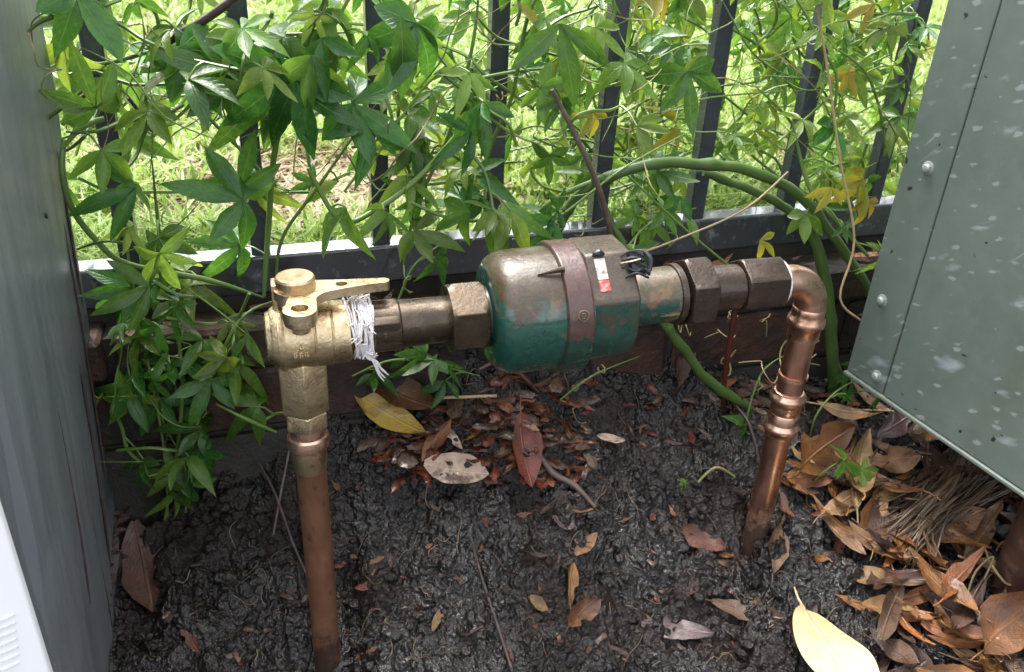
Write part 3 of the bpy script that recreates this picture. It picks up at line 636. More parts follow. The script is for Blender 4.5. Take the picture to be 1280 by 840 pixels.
# ---- ball valve; local origin at foot of valve on the riser's axis
valve = empty('ball_valve', (.0192, YM, .225), 'brass angle ball valve with lever handle on top of the left copper pipe', 'valve')
V0 = valve.location
za = AX(.02)-V0.z
def vp(mb, name, mat, **k): return mb.obj(name, mat, valve, **k)
mb = MB(); mb.lathe([(-.018, .0205), (-.0165, .0222), (-.0165, .0252), (.0095, .0257), (.0100, .0249), (.0108, .0249), (.0113, .0256), (.0228, .0250), (.0233, .0240), (.0240, .0240), (.0245, .0246), (.0365, .0238), (.0372, .0215)], 'x', c=(0, 0, za), n=56)
vp(mb, 'valve_body', MAT['brass'], bevel=.0005)
mb = MB(); mb.lathe([(-.0250, .0150), (-.0240, .0190), (-.0210, .0205), (-.0208, .0215), (-.0180, .0235), (-.0160, .0240)], 'x', c=(0, 0, za), n=48)
mb.lathe([(-.0150, .0262), (-.0132, .0268), (-.0115, .0262)], 'x', c=(0, 0, za), n=48)
vp(mb, 'end_cap', MAT['brass'])
th = MB()
for i in range(7): th.lathe([(.0365+i*.0028, .0196), (.0379+i*.0028, .0210), (.0393+i*.0028, .0196)], 'x', c=(0, 0, za), n=40)
vp(th, 'thread', MAT['brass_dull'])
mb = MB(); zb = za
mb.lathe([(.050, .0172, .0196), (.052, .0178, .0205), (.092, .0182, .0207), (.104, .0170)], 'z', n=36); vp(mb, 'hex_body', MAT['brass'], bevel=.0006, sharp=25)
mb = MB(); mb.lathe([(.0335, .0152, .0166), (.0348, .0156, .0180), (.0475, .0156, .0180), (.0490, .0152, .0168)], 'z', n=36); vp(mb, 'gland_nut', MAT['brass'], bevel=.0004, sharp=25)
mb = MB(); mb.lathe([(.0225, .0145), (.034, .0145)], 'z', n=32); mb.lathe([(.012, .0145), (.0135, .0166), (.019, .0172), (.0235, .0162), (.025, .0145)], 'z', n=36); vp(mb, 'olive_ring', MAT['copper_bright'])
mb = MB(); mb.lathe([(-.010, .0132), (.000, .0142), (.012, .0142)], 'z', n=32); vp(mb, 'pipe_socket', MAT['brass_dull'])
# stem tower and its back web
zt = za+.0235
mb = MB(); mb.lathe([(zt-.008, .0150), (zt+.006, .0145), (zt+.010, .0132), (zt+.016, .0130)], 'z', n=36); mb.box((-.0175, -.002, zt-.022), (-.0095, .012, zt+.020)); vp(mb, 'stem_tower', MAT['brass'], bevel=.0008)
mb = MB(); mb.lathe([(zt+.008, .0138), (zt+.0095, .0146), (zt+.024, .0146), (zt+.0256, .0134), (zt+.0257, .004)], 'z', c=(0, 0, 0), n=44); vp(mb, 'stem_cap', MAT['brass_dull'])
def plate(outline, z0, z1, holes):
    """flat plate from an outline with round holes, by bmesh fill"""
    bm = bmesh.new(); es = []
    def loop(pts):
        vs = [bm.verts.new((x, y, z0)) for x, y in pts]
        for i in range(len(vs)): es.append(bm.edges.new((vs[i], vs[(i+1) % len(vs)])))
    loop(outline)
    for hx, hy, hr in holes: loop([(hx+hr*math.cos(2*math.pi*i/20), hy+hr*math.sin(2*math.pi*i/20)) for i in range(20)])
    bmesh.ops.triangle_fill(bm, use_beauty=True, edges=es)
    r = bmesh.ops.extrude_face_region(bm, geom=list(bm.faces))
    for v in [g_ for g_ in r['geom'] if isinstance(g_, bmesh.types.BMVert)]: v.co.z = z1
    bmesh.ops.recalc_face_normals(bm, faces=bm.faces)
    mb = MB(); bm.verts.index_update(); mb.v = [tuple(v.co) for v in bm.verts]; mb.f = [tuple(v.index for v in f.verts) for f in bm.faces]; bm.free(); return mb
arc = lambda cx, cy, r, a0, a1, n=10: [(cx+r*math.cos(R_(a0+(a1-a0)*i/n)), cy+r*math.sin(R_(a0+(a1-a0)*i/n))) for i in range(n+1)]
out = arc(.0655, .000, .0042, -80, 80, 6) + [(.045, .0062), (.028, .0078)] + arc(0, 0, .0165, 38, 250, 18) + arc(.0005, -.0365, .0125, 190, 340, 12) + arc(.029, -.0270, .0165, 165, 100, 6) + [(.034, -.0088), (.045, -.0062), (.056, -.0048)]
mb = plate(out, zt+.0092, zt+.0168, [(.0335, -.0005, .0042), (.0005, -.0355, .0060)])
vp(mb, 'handle', MAT['brass'], bevel=.0010, sharp=30)
lug = arc(.0005, -.0335, .0118, 180, 360, 12) + [(.0123, -.012), (-.0113, -.012)]
mb = plate(lug, zt+.0035, zt+.0090, [(.0005, -.0335, .0055)]); vp(mb, 'padlock_lug', MAT['brass'], bevel=.0008)
mb = MB()
mb.lathe([(zt-.008, .0070), (zt+.0038, .0085)], 'z', c=(.0005, -.0240, 0), n=20); vp(mb, 'lug_boss', MAT['brass'], bevel=.0008)
# raised mark on the body: dotted triangle above a short row, on the camera-side wall
mb = MB(); Rb = .0257
def dot(u, t, r=.00105):
    a = R_(-160) + 0
    ang = math.pi - (t-.0145)/Rb
    y, z = Rb*math.cos(ang), -Rb*math.sin(ang)
    c = Vector((u, y, za+z)); bm = bmesh.new(); bmesh.ops.create_icosphere(bm, subdivisions=1, radius=r)
    mb.add([c+v.co for v in bm.verts], [tuple(v.index for v in f.verts) for f in bm.faces]); bm.free()
for (u, t) in ((0, -.0030), (0, -.0018), (-.0016, 0), (0, .0006), (.0016, 0), (-.0022, .0020), (.0022, .0020), (-.0048, .0058), (-.0048, .0040), (-.0034, .0049), (-.0034, .0065), (-.0034, .0033), (-.0008, .0040), (-.0008, .0058), (.0006, .0066), (.0006, .0034), (.0030, .0040), (.0030, .0058), (.0044, .0052), (.0044, .0036), (.0030, .0070), (.0046, .0070), (-.0048, .0072), (-.0008, .0072)):
    dot(u-.0005, t+.0125)
vp(mb, 'embossed_mark', MAT['brass'])

# ---- water meter; local x = world x along the run
meter = empty('water_meter', (.21, YM, AX(.21)-.051), 'green round water meter with brown band clamped in pipe run', 'meter', rot=TL)
M0 = Vector((.21, YM, AX(.21)-.051))
def mx(x): return x-M0.x
zc = .051
def mlathe(prof, name, mat, n=64, **k):
    mb = MB(); mb.lathe([(mx(p[0]),)+tuple(p[1:]) for p in prof], 'x', c=(0, 0, zc), n=n); return mb.obj(name, mat, meter, **k)
mlathe([(.0715, .0180), (.0722, .0205), (.0955, .0205), (.0962, .0192), (.1360, .0182)], 'inlet_tail', MAT['bronze'], 40, bevel=.0005)
mlathe([(.0735, .0196, .0212), (.0745, .0199, .0226), (.0925, .0199, .0226), (.0950, .0195, .0208)], 'inlet_hex', MAT['bronze'], 36, bevel=.0004, sharp=25)
def nut(x0, x1, ap, rc, name, mat): return mlathe([(x0, ap*.86), (x0, ap, rc*.915), (x0+.003, ap, rc*.985), (x0+.006, ap, rc*1.01), (x1-.006, ap, rc*1.01), (x1-.003, ap, rc*.985), (x1, ap, rc*.915), (x1, ap*.86)], name, mat, 60, bevel=.0006, sharp=22)
nut(.1345, .1640, .0262, .0302, 'union_nut', MAT['bronze'])
mlathe([(.160, .0230), (.166, .0235), (.1685, .0250)], 'gasket', MAT['rubber'], 40)
mlathe([(.1665, .020), (.1668, .0370), (.1680, .0410), (.1715, .0455), (.1770, .0490), (.1850, .0506), (.2230, .0510), (.2420, .0500)], 'drum', MAT['meter_green'], 84, sharp=50)
mlathe([(.2185, .0515), (.2188, .0540), (.2200, .0550), (.2385, .0550), (.2400, .0540), (.2405, .0505)], 'clamp_band', MAT['meter_band'], 84, sharp=30, bevel=.0005)
# small round stamp on the band, and the band's pin
ang = R_(180-18)
mb = MB(); rr_ = .0554
def bp(u, t): a = ang + t/rr_; return Vector((mx(.2300)+u, rr_*math.cos(a), zc+rr_*math.sin(a)))
mb.tube([bp(.0042*math.cos(i*math.pi/8), .0042*math.sin(i*math.pi/8)) for i in range(17)], .0007, 6, 1); mb.tube([bp(.0016, -.0016), bp(-.0010, -.0018), bp(-.0020, 0), bp(-.0010, .0018), bp(.0016, .0016)], .0006, 5, 2)
mb.obj('round_stamp', MAT['meter_outlet'], meter)
mb = MB(); a = R_(180-58)
mb.tube([(mx(.200), .0515*math.cos(a), zc+.0515*math.sin(a)), (mx(.212), .0545*math.cos(a), zc+.0545*math.sin(a)), (mx(.2205), .0560*math.cos(a), zc+.0560*math.sin(a))], [.0006, .0021, .0026], 10, 3); mb.obj('band_pin', MAT['bronze'], meter)
# register hood: prism with rounded underside
poly = [(-.0455, .0225), (-.0180, .0520), (.020, .0520), (.0440, .0300)] + [(.047*math.cos(R_(a)), .047*math.sin(R_(a))) for a in range(-5, -176, -15)] + [(-.0465, -.004)]
mb = MB(); mb.prism_x([(y, z+zc) for y, z in poly], mx(.2405), mx(.2815)); mb.obj('register_hood', MAT['meter_hood'], meter, sharp=25, bevel=.0028, seg=3)
mb = MB(); nrm = Vector((0, -.0295, .0275)).normalized(); dv = Vector((0, -.0275, -.0295)).normalized()
def hp(u, s, h=.0): q = Vector((0, -.0180, .0520+zc)) + dv*s + nrm*h; return (mx(u), q.y, q.z)
def patch(u0, u1, s0, s1, h, name, mat):
    mb = MB(); mb.ring_loft([[hp(u0, s0, -.001), hp(u1, s0, -.001), hp(u1, s1, -.001), hp(u0, s1, -.001)], [hp(u0, s0, h), hp(u1, s0, h), hp(u1, s1, h), hp(u0, s1, h)]]); return mb.obj(name, mat, meter, sharp=30, bevel=.0003)
patch(.2480, .2570, .004, .0215, .0007, 'serial_label', MAT['label_white'])
patch(.2482, .2572, .0220, .0315, .0006, 'red_label', MAT['label_red'])
mb = MB(); mb.tube([hp(.2475, .0005, .0010), hp(.2525, -.0005, .0022), hp(.2570, .0010, .0010)], [.0012, .0028, .0012], 8, 3); mb.obj('lid_hinge', MAT['rubber'], meter)
# black plastic catch with wires at the right end of the hood
mb = MB()
mb.ring_loft([[hp(.276, .0005, .0), hp(.2885, .0005, .0), hp(.2885, .020, -.002), hp(.276, .020, -.001)], [hp(.277, .0015, .0045), hp(.2878, .0015, .0045), hp(.2878, .019, .003), hp(.277, .019, .004)]])
for k in range(5):
    s0 = .002+.0045*k; j_ = random.uniform(-.0025, .0025); mb.tube([hp(.273+j_, s0-j_, .001), hp(.279, s0+.002+j_, .004+abs(j_)), hp(.286-j_, s0+.003-j_, .0045), hp(.2915+j_, s0+.004+j_, -.001)], random.uniform(.0007, .0014), 7, 4)
mb.tube([hp(.290, .002, .003), hp(.2935, .009, .0035), hp(.2925, .017, .001), hp(.287, .021, .0005)], [.0014, .0026, .0020, .0012], 8, 4)
mb.obj('register_catch', MAT['rubber'], meter, sharp=40)
mb = MB(); mb.tube([hp(.2695, .010, .0015), hp(.276, .011, .007), hp(.2835, .010, .0075)], .0009, 6, 4); mb.obj('seal_wire', MAT['brass_dull'], meter)
mlathe([(.2800, .0240), (.2830, .0245), (.3300, .0242), (.3330, .0246)], 'outlet', MAT['meter_outlet'], 48)
mlathe([(.3300, .0240), (.3305, .0262), (.3360, .0262), (.3370, .0240)], 'outlet_collar', MAT['bronze_dark'], 48, bevel=.0005)
nut(.3395, .3630, .0275, .0322, 'union_nut', MAT['bronze_dark'])
mlathe([(.3620, .0205), (.3940, .0200)], 'outlet_tail', MAT['bronze_dark'], 40)

# ---- right copper run
rx = .4750
rp = empty('copper_elbow_pipe', (rx, YM, .045), 'copper pipe with elbow and ringed joints standing right of the meter', 'pipe')
Q0 = rp.location
def ql(x, y, z): return (x-Q0.x, y-Q0.y, z-Q0.z)
ze = AX(.44)
mb = MB(); mb.lathe([(.3935-rx, .0215, .0232), (.3950-rx, .0220, .0248), (.4320-rx, .0217, .0245), (.4340-rx, .0210, .0228), (.4345-rx, .0150)], 'x', c=(0, 0, ze-Q0.z), n=36); mb.obj('hex_adaptor', MAT['bronze_dark'], rp, 22, .0005)
mb = MB(); mb.lathe([(.4335-rx, .0160), (.4345-rx, .0212), (.4362-rx, .0208), (.4370-rx, .0150)], 'x', c=(0, 0, ze-Q0.z), n=36); o = mb.obj('tape_ring', MAT['tape'], rp, 40)
rb = .0290; el = [ql(.432, YM, ze), ql(.440, YM, ze)] + [ql(rx-rb+rb*math.sin(R_(a)), YM, ze-rb+rb*math.cos(R_(a))) for a in range(0, 91, 9)] + [ql(rx, YM, ze-rb-.010)]
mb = MB(); mb.tube(el, .0146, 32, 2); mb.obj('elbow', MAT['copper_bright'], rp, 50)
def rlathe(prof, name, mat): mb = MB(); mb.lathe([(z-Q0.z, r) for z, r in prof], 'z', n=36); return mb.obj(name, mat, rp, sharp=60)
bead = lambda z, r0, r1, h: [(z-h, r0), (z-h*.7, r0+(r1-r0)*.75), (z, r1), (z+h*.7, r0+(r1-r0)*.75), (z+h, r0)]
rlathe([(.2870, .0135), (.2875, .0145)] + bead(.3055, .0148, .0176, .0050) + [(.3150, .0150), (.3200, .0150), (.3205, .0146)], 'elbow_socket', MAT['copper_bright'])
mb = MB(); mb.tube([ql(rx+.0005, YM, -.20), ql(rx, YM, .06), ql(rx-.0005, YM, .18), ql(rx, YM, .315)], .0127, 32, 6); mb.obj('pipe', MAT['copper'], rp, 50)
rlathe([(.2480, .0128), (.2482, .0142), (.2440, .0143)][::-1], 'joint_ring', MAT['copper_bright'])
rlathe([(.1775, .0129), (.1780, .0144)] + bead(.1880, .0146, .0178, .0048) + [(.1945, .0146), (.2040, .0146), (.2050, .0138), (.2060, .0146), (.2130, .0146)] + bead(.2215, .0146, .0176, .0048) + [(.2290, .0145), (.2296, .0129)], 'coupling', MAT['copper_bright'])

# ---- thread tape, wound loosely where the valve meets the meter
mb = MB(); x0 = .0585; z0 = AX(.066)
for k in range(46):
    r = .0213+random.uniform(0, .0014); ph = random.uniform(0, 6.28); c0 = x0+random.uniform(.001, .0115); tlt = random.uniform(-.22, .22); span = random.uniform(1.2, 4.5); pts = []
    if k < 22: c0 = x0+random.choice((.001, .002, .011, .0125))+random.uniform(-.001, .001); r += .0012
    for i in range(15):
        a = ph + span*i/14; pts.append((c0+tlt*r*math.sin(a)+random.uniform(-.0003, .0003), YM+r*math.cos(a), z0+r*math.sin(a)+random.uniform(-.0006, .0006)))
    mb.tube(pts, random.uniform(.0004, .0010), 6, 2)
def fr(a, x, h=0): return (x, YM+(.0225+h)*math.cos(R_(a)), z0+(.0225+h)*math.sin(R_(a)))
for k in range(4):
    e = random.uniform(-.004, .004)
    mb.tube([fr(185, .062+k*.0016), fr(215, .066+k*.001, .001), (.071+e, YM-.020, z0-.020), (.0745+e, YM-.019, z0-.0255-.002*k), (.078+e*1.6, YM-.019, z0-.031-.0025*k)], [.0011, .0012, .001, .0008, .0003], 5, 3)
for k in range(40):
    a = random.uniform(60, 230); x_ = random.uniform(.058, .073); h = random.uniform(.002, .005)
    mb.tube([fr(a, x_, -.001), fr(a+random.uniform(-8, 8), x_+random.uniform(-.004, .004), h), fr(a+random.uniform(-18, 18), x_+random.uniform(-.006, .006), h*.4)], .0005, 4, 3)
tape = mb.obj('thread_tape', MAT['tape'], None, 60); tag(tape, 'frayed white thread tape wound round the joint beside brass valve', 'tape')

# ------------------------------------------------------------------ vine leaves
def lobe(mb, uvs, base_, ang, L_, W_, droop, fold, seed):
    rr = random.Random(seed); n = 6; b = len(mb.v)
    ca, sa = math.cos(ang), math.sin(ang)
    prof = [0.10, .50, .88, 1.0, .86, .50, 0.0]
    for i in range(n+1):
        t = i/n; wd = W_/2*prof[i]*(1+rr.uniform(-.08, .08)); z = -droop*L_*t*t + .03*L_*math.sin(t*7+seed)*t
        for s in (-1, 0, 1):
            x, y = L_*t, s*wd; zz = z + (fold*abs(y) if s else 0) - (.002 if i == 0 else 0)
            mb.v.append((base_[0]+x*ca-y*sa, base_[1]+x*sa+y*ca, zz+rr.uniform(-.0006, .0006))); uvs.append(((s+1)/2, t))
    for i in range(n):
        for s in (0, 1):
            a0 = b+i*3+s; mb.f.append((a0, a0+1, a0+4, a0+3))
def leaf_mesh(name, mat, L_, nl, seed, droop=.35, slim=.33):
    rr = random.Random(seed); mb = MB(); uvs = []
    angs = {5: (-1.75, -.85, 0, .85, 1.75), 3: (-.9, 0, .9), 1: (0,), 4: (-1.5, -.55, .35, 1.3)}[nl]
    for k, a in enumerate(angs):
        f = 1 - .20*abs(a)/.9 if nl > 1 else 1
        lobe(mb, uvs, (0, 0), a+rr.uniform(-.14, .14), L_*f*rr.uniform(.9, 1.08), L_*slim*rr.uniform(.9, 1.15), droop*rr.uniform(-.3, 1.7), rr.uniform(.1, .9), seed*10+k)
    me = bpy.data.meshes.new(name); me.from_pydata(mb.v, [], mb.f); me.materials.append(mat)
    ul = me.uv_layers.new(name='UVMap'); li = [l.vertex_index for l in me.loops]
    ul.data.foreach_set('uv', [c for i in li for c in uvs[i]])
    me.polygons.foreach_set('use_smooth', [True]*len(me.polygons)); return me
LV = {}
for key, mat in (('a', MAT['leaf_a']), ('b', MAT['leaf_b']), ('y', MAT['leaf_y'])):
    LV[key] = [leaf_mesh('leaf', mat, 1.0, nl, 100+i, dr, sl) for i, (nl, dr, sl) in enumerate(((5, .5, .27), (5, .8, .30), (5, .35, .24), (3, .6, .30), (3, .9, .33), (5, 1.0, .27), (4, .7, .28), (1, .5, .32), (5, -.2, .22), (3, .2, .24), (5, 1.3, .36)))]

def place_leaf(parent, P, tip, nrm, size, key, rr):
    me = rr.choice(LV[key]) if key == 'y' else rr.choices(LV[key], (5, 5, 4, 4, 3, 4, 3, 1, 3, 3, 3))[0]
    x = Vector(tip).normalized(); z = Vector(nrm); z = (z-x*z.dot(x))
    z = z.normalized() if z.length > 1e-3 else x.orthogonal().normalized()
    y = z.cross(x)
    o = bpy.data.objects.new('leaf', me); link(o, parent)
    m = Matrix(((x.x*size, y.x*size, z.x*size, P[0]), (x.y*size, y.y*size, z.y*size, P[1]), (x.z*size, y.z*size, z.z*size, P[2]), (0, 0, 0, 1)))
    loc = parent.location
    o.matrix_local = Matrix.Translation(-loc) @ m if True else m
    return o
def tendril_pts(P, rr, s=.03):
    d = Vector((rr.uniform(-1, 1), rr.uniform(-.6, .4), rr.uniform(-1, .6))).normalized(); e = d.orthogonal().normalized(); f = d.cross(e); pts = []
    n = rr.randint(10, 16); turns = rr.uniform(1.0, 3.2); r0 = s*rr.uniform(.08, .2)
    for i in range(n):
        t = i/(n-1); a = turns*6.28*max(t-.35, 0); r = r0*min(1, max(t-.3, 0)*4)
        pts.append(Vector(P)+d*(s*t*(1 if t < .5 else .8))+e*(r*math.cos(a)-r*(t > .3))+f*r*math.sin(a)+Vector((0, 0, -.25*s*t*t)))
    return pts

def blocked(P, rad=.03):
    """keep leaves off the meter run, the pipes, the cabinet and the post"""
    if P.x < -.155+rad*.3 and P.y < .77 + rad*.5: return True
    if -.02 < P.x < .50 and abs(P.y-YM) < .055+rad*.6 and abs(P.z-AX(P.x)) < .060+rad*.6: return True
    if P.x > .585 and .20 < P.y < .655+rad and P.z > .17: return True
    return False
# screen areas of the plumbing that stay clear of foliage (as the photograph shows them): tested on the built things' own outline
def to_px(P):
    d = Vector(P)-CAM; z = d.dot(fw); return (PW/2+F_PX*d.dot(cr)/z, PH/2-F_PX*d.dot(cu)/z)

def make_vine(name, label, stems, nsec, region, yr, size, seed, mixw=(.65, .34, .01), spacing=.030, tend=8, sec_len=(.10, .28), stem_r=.0016, hang=.5, keepout=None, bare=0):
    """stems: list of (list of (px,py,y), radius or radii, leafy) main stems placed through the view; secondary stems wander inside region"""
    rr = random.Random(seed)
    p0 = at_y(*stems[0][0][0]) if stems else at_y(region[0], region[3], yr[0])
    root = empty(name, p0, label, 'vine', 'climbing vines on the fence')
    paths = []
    for pts, rad, leafy in stems:
        W = [at_y(*p) for p in pts]; mb = MB(); thick = (max(rad) if hasattr(rad, '__len__') else rad) > .0035
        if thick:
            Wd, Rd = [], []
            for i in range(len(W)-1):
                q0, q1, q2, q3 = W[max(i-1, 0)], W[i], W[i+1], W[min(i+2, len(W)-1)]
                r1, r2 = rad[i], rad[i+1]
                for j in range(5):
                    t = j/5; q = 0.5*((2*q1)+(q2-q0)*t+(2*q0-5*q1+4*q2-q3)*t*t+(3*q1-q0-3*q2+q3)*t**3)
                    Wd.append(q+Vector((rr.uniform(-1, 1), rr.uniform(-1, 1), rr.uniform(-1, 1)))*.0007)
                    Rd.append((r1*(1-t)+r2*t)*rr.uniform(.93, 1.06)*(1.22 if j == 2 and i % 2 == 0 else 1))
            Wd.append(W[-1]); Rd.append(rad[-1]); mb.tube([q-p0 for q in Wd], Rd, 10, 3)
        else: mb.tube([q-p0 for q in W], rad if hasattr(rad, '__len__') else [rad*.7]+[rad]*(len(W)-2)+[rad*.3], 8, 6)
        mb.obj('stem', MAT['stem_thick'] if thick else MAT['stem'], root, 60)
        if leafy: paths.append((W, leafy))
    x0, y0, x1, y1 = region; mbs = MB()
    for k in range(nsec):
        px, py = rr.uniform(x0, x1), rr.uniform(y0, y1); d = rr.uniform(*yr); ang = rr.uniform(0, 6.28); n = rr.randint(4, 6)
        L_ = rr.uniform(*sec_len)*900/(n-1); W = []
        for i in range(n):
            W.append(at_y(px, py, d)); px += math.cos(ang)*L_; py += math.sin(ang)*L_*.8; ang += rr.uniform(-.6, .6); d += rr.uniform(-.018, .018); d = min(max(d, yr[0]), yr[1])
            px = min(max(px, x0-25), x1+25); py = min(max(py, y0-25), y1+15)
        mbs.tube(W and [q-p0 for q in W], [stem_r]*(n-1)+[stem_r*.5], 5, 3); paths.append((W, 1.0))
    mbb = MB(); mbg = MB()
    for k in range(bare):
        px, py = rr.uniform(x0, x1), rr.uniform(y0, y1); d = rr.uniform(*yr); ang = rr.choice((0, 3.14, 1.57, 1.2, 2.0, -.6, .5))+rr.uniform(-.5, .5); n = rr.randint(4, 7); L_ = rr.uniform(.08, .26)*900/(n-1); W = []
        for i in range(n):
            W.append(at_y(px, min(py, y1+10), d)-p0); px += math.cos(ang)*L_; py += math.sin(ang)*L_; ang += rr.uniform(-.5, .5); d = min(max(d+rr.uniform(-.02, .02), yr[0]), yr[1])
            px = min(max(px, x0-20), x1+15)
        q_ = rr.uniform(.0004, .0009); (mbb if rr.random() < .35 else mbg).tube(W, [q_*.5]+[q_]*(n-2)+[q_*.15], 5, 3)
    if mbb.v: mbb.obj('dry_runners', MAT['tendril'], root, 60)['kind'] = 'stuff'
    if mbg.v: mbg.obj('green_runners', MAT['stem'], root, 60)['kind'] = 'stuff'
    cnt = 0
    for W, dens in paths:
        ln = sum((W[i+1]-W[i]).length for i in range(len(W)-1)); m = max(1, int(ln/spacing*dens)); side = 1
        for k in range(m):
            t = (k+rr.random())/m*(len(W)-1); i = min(int(t), len(W)-2); P = W[i].lerp(W[i+1], t-i); T = (W[i+1]-W[i]).normalized()
            side = -side; off = Vector((rr.uniform(-1, 1), rr.uniform(-1.0, .5), rr.uniform(-.7, .9))).normalized()*rr.uniform(.010, .030)
            B = P+off
            tip = Vector((rr.uniform(-1, 1), rr.uniform(-.9, .3), rr.uniform(-1.1, .35)-hang*.4)); nrm = Vector((rr.uniform(-.6, .6), rr.uniform(-1.1, -.1), rr.uniform(.1, 1.1)))
            s = rr.uniform(*size)
            c = B + tip.normalized()*s*.5
            if blocked(B, s*.7) or blocked(c, s*.7) or blocked(B+tip.normalized()*s, .01): continue
            if keepout:
                bad = False
                for q in (B, c, B+tip.normalized()*s):
                    ux, uy = to_px(q)
                    if any(a < ux < c_ and b < uy < d_ for a, b, c_, d_ in keepout): bad = True
                if not bad and rr.random() < .62:
                    for q in (B, c, B+tip.normalized()*s):
                        ux, uy = to_px(q)
                        if any(a < ux < c_ and b < uy < d_ for a, b, c_, d_ in BARS): bad = True
                if bad: continue
            if cnt >= 290: break
            key = rr.choices('aby', mixw)[0]
            place_leaf(root, B, tip, nrm, s, key, rr); cnt += 1
            mbs.tube([P-p0, P.lerp(B, .5)+Vector((0, 0, .003))-p0, B-p0], [.0011, .0009, .0008], 5, 2)
    if mbs.v: mbs.obj('side_stems', MAT['stem'], root, 60)['kind'] = 'stuff'
    for k in range(tend):
        W, _ = rr.choice(paths); P = rr.choice(W); mb = MB(); mb.tube([q-p0 for q in tendril_pts(P, rr, rr.uniform(.02, .05))], [.0007]*9+[.0004], 5, 2) if False else mb.tube([q-p0 for q in tendril_pts(P, rr, rr.uniform(.02, .05))], .0006, 5, 2)
        mb.obj('tendril', MAT['tendril'] if rr.random() < .5 else MAT['stem'], root, 60)
    return root
BARS = [(100, 0, 140, 95), (118, 140, 172, 300), (462, 100, 502, 312), (606, 0, 646, 235), (745, 15, 790, 80), (738, 125, 780, 285), (985, 60, 1045, 185), (85, 150, 470, 300)]
PIPES = [(325, 325, 480, 840), (440, 345, 640, 455), (600, 298, 760, 470), (740, 320, 1040, 410), (930, 320, 1040, 680)]
# trailing left vine beside the post
make_vine('climbing_vine', 'vine trailing down to the mud between the grey post and brass valve',
    [([(205, 655, .735), (222, 560, .725), (228, 470, .722), (215, 380, .735), (200, 300, .76), (190, 200, .77)], .0019, .8),
     ([(232, 640, .735), (240, 560, .72), (262, 480, .715), (300, 400, .72), (345, 375, .74)], .0017, .8),
     ([(210, 650, .735), (205, 560, .728), (180, 430, .725), (165, 350, .73), (150, 250, .75)], .0013, .8),
     ([(80, 175, .72), (78, 215, .71), (90, 260, .71), (120, 300, .715), (160, 330, .72), (260, 350, .73), (330, 372, .74)], .0026, .5),
     ([(130, 148, .73), (100, 160, .72), (80, 185, .715)], .0030, 0),
     ([(345, 540, .71), (310, 525, .70), (270, 505, .71)], .0020, .5)],
    15, (98, 290, 330, 590), (.70, .735), (.028, .050), 11, (.48, .51, .01), .030, 6, (.06, .16), bare=8, keepout=[(332, 325, 480, 840), (355, 440, 700, 840)])
make_vine('climbing_vine', 'broad leaved vine with long fingers over the upper left fence bars',
    [([(330, 370, .74), (336, 280, .74), (345, 180, .72), (380, 60, .70), (420, -30, .69)], .0026, 1),
     ([(345, 370, .74), (352, 300, .73), (400, 230, .71), (470, 130, .70)], .0016, .8),
     ([(385, 210, .70), (425, 275, .70), (470, 262, .71), (530, 215, .72), (600, 130, .74)], .0024, .6),
     ([(30, 40, .80), (110, 80, .76), (210, 60, .74), (330, 45, .72), (450, 40, .71)], .0016, 1.2)],
    21, (60, -20, 470, 225), (.66, .80), (.024, .050), 12, (.50, .50, 0), bare=24, spacing=.030, tend=9, sec_len=(.10, .25), keepout=[(325, 320, 480, 840), (440, 330, 1040, 840)])
make_vine('climbing_vine', 'mid green vine hanging among the middle fence bars above the meter',
    [([(620, 290, .76), (610, 200, .75), (640, 120, .74), (660, 20, .73), (690, -30, .72)], .0019, 1),
     ([(505, 330, .74), (520, 260, .74), (560, 170, .74), (590, 60, .73), (600, -30, .73)], .0017, 1),
     ([(640, 300, .72), (700, 270, .72), (780, 210, .72), (870, 160, .74)], .0013, .8),
     ([(430, 240, .72), (520, 130, .73), (640, 90, .74), (760, 85, .75)], .0016, 1)],
    22, (440, -20, 800, 260), (.68, .86), (.026, .050), 13, (.40, .59, .010), bare=34, spacing=.029, tend=10, sec_len=(.10, .25), keepout=[(325, 312, 480, 840), (440, 320, 1040, 840)])
make_vine('climbing_vine', 'vine with thick arching green stems behind the copper elbow',
    [([(690, 330, .76), (700, 280, .75), (735, 235, .735), (800, 208, .72), (860, 204, .72), (930, 212, .72), (1000, 245, .72), (1045, 300, .72), (1090, 370, .71), (1110, 430, .70)], [.0052, .0054, .0056, .0056, .0056, .0056, .0054, .0054, .0052, .0050], .25),
     ([(880, 216, .74), (940, 238, .735), (985, 262, .735), (1018, 300, .73), (1035, 370, .725), (1040, 450, .72), (1048, 520, .72)], [.0042, .0045, .0050, .0060, .0072, .0075, .0078], .2),
     ([(830, 400, .70), (850, 430, .70), (885, 475, .70), (930, 505, .70), (960, 525, .705)], [.0050, .0054, .0056, .0056, .0050], .2),
     ([(740, 215, .73), (760, 270, .72), (785, 320, .71), (810, 380, .70), (835, 410, .70)], [.003, .0036, .0040, .0045, .005], .2),
     ([(640, 330, .76), (660, 280, .75), (700, 245, .74), (760, 220, .73), (800, 208, .722)], .0024, .3),
     ([(1085, 320, .70), (1040, 270, .71), (1010, 230, .73), (990, 150, .75)], .0024, .6),
     ([(780, 215, .73), (860, 290, .72), (925, 345, .72), (950, 380, .72)], .0014, .4)],
    34, (690, -20, 1120, 235), (.68, .86), (.022, .042), 14, (.36, .62, .02), bare=44, spacing=.027, tend=22, sec_len=(.10, .25), keepout=[(600, 305, 1045, 420), (640, 196, 1010, 262), (930, 320, 1040, 840), (640, 420, 980, 840)])
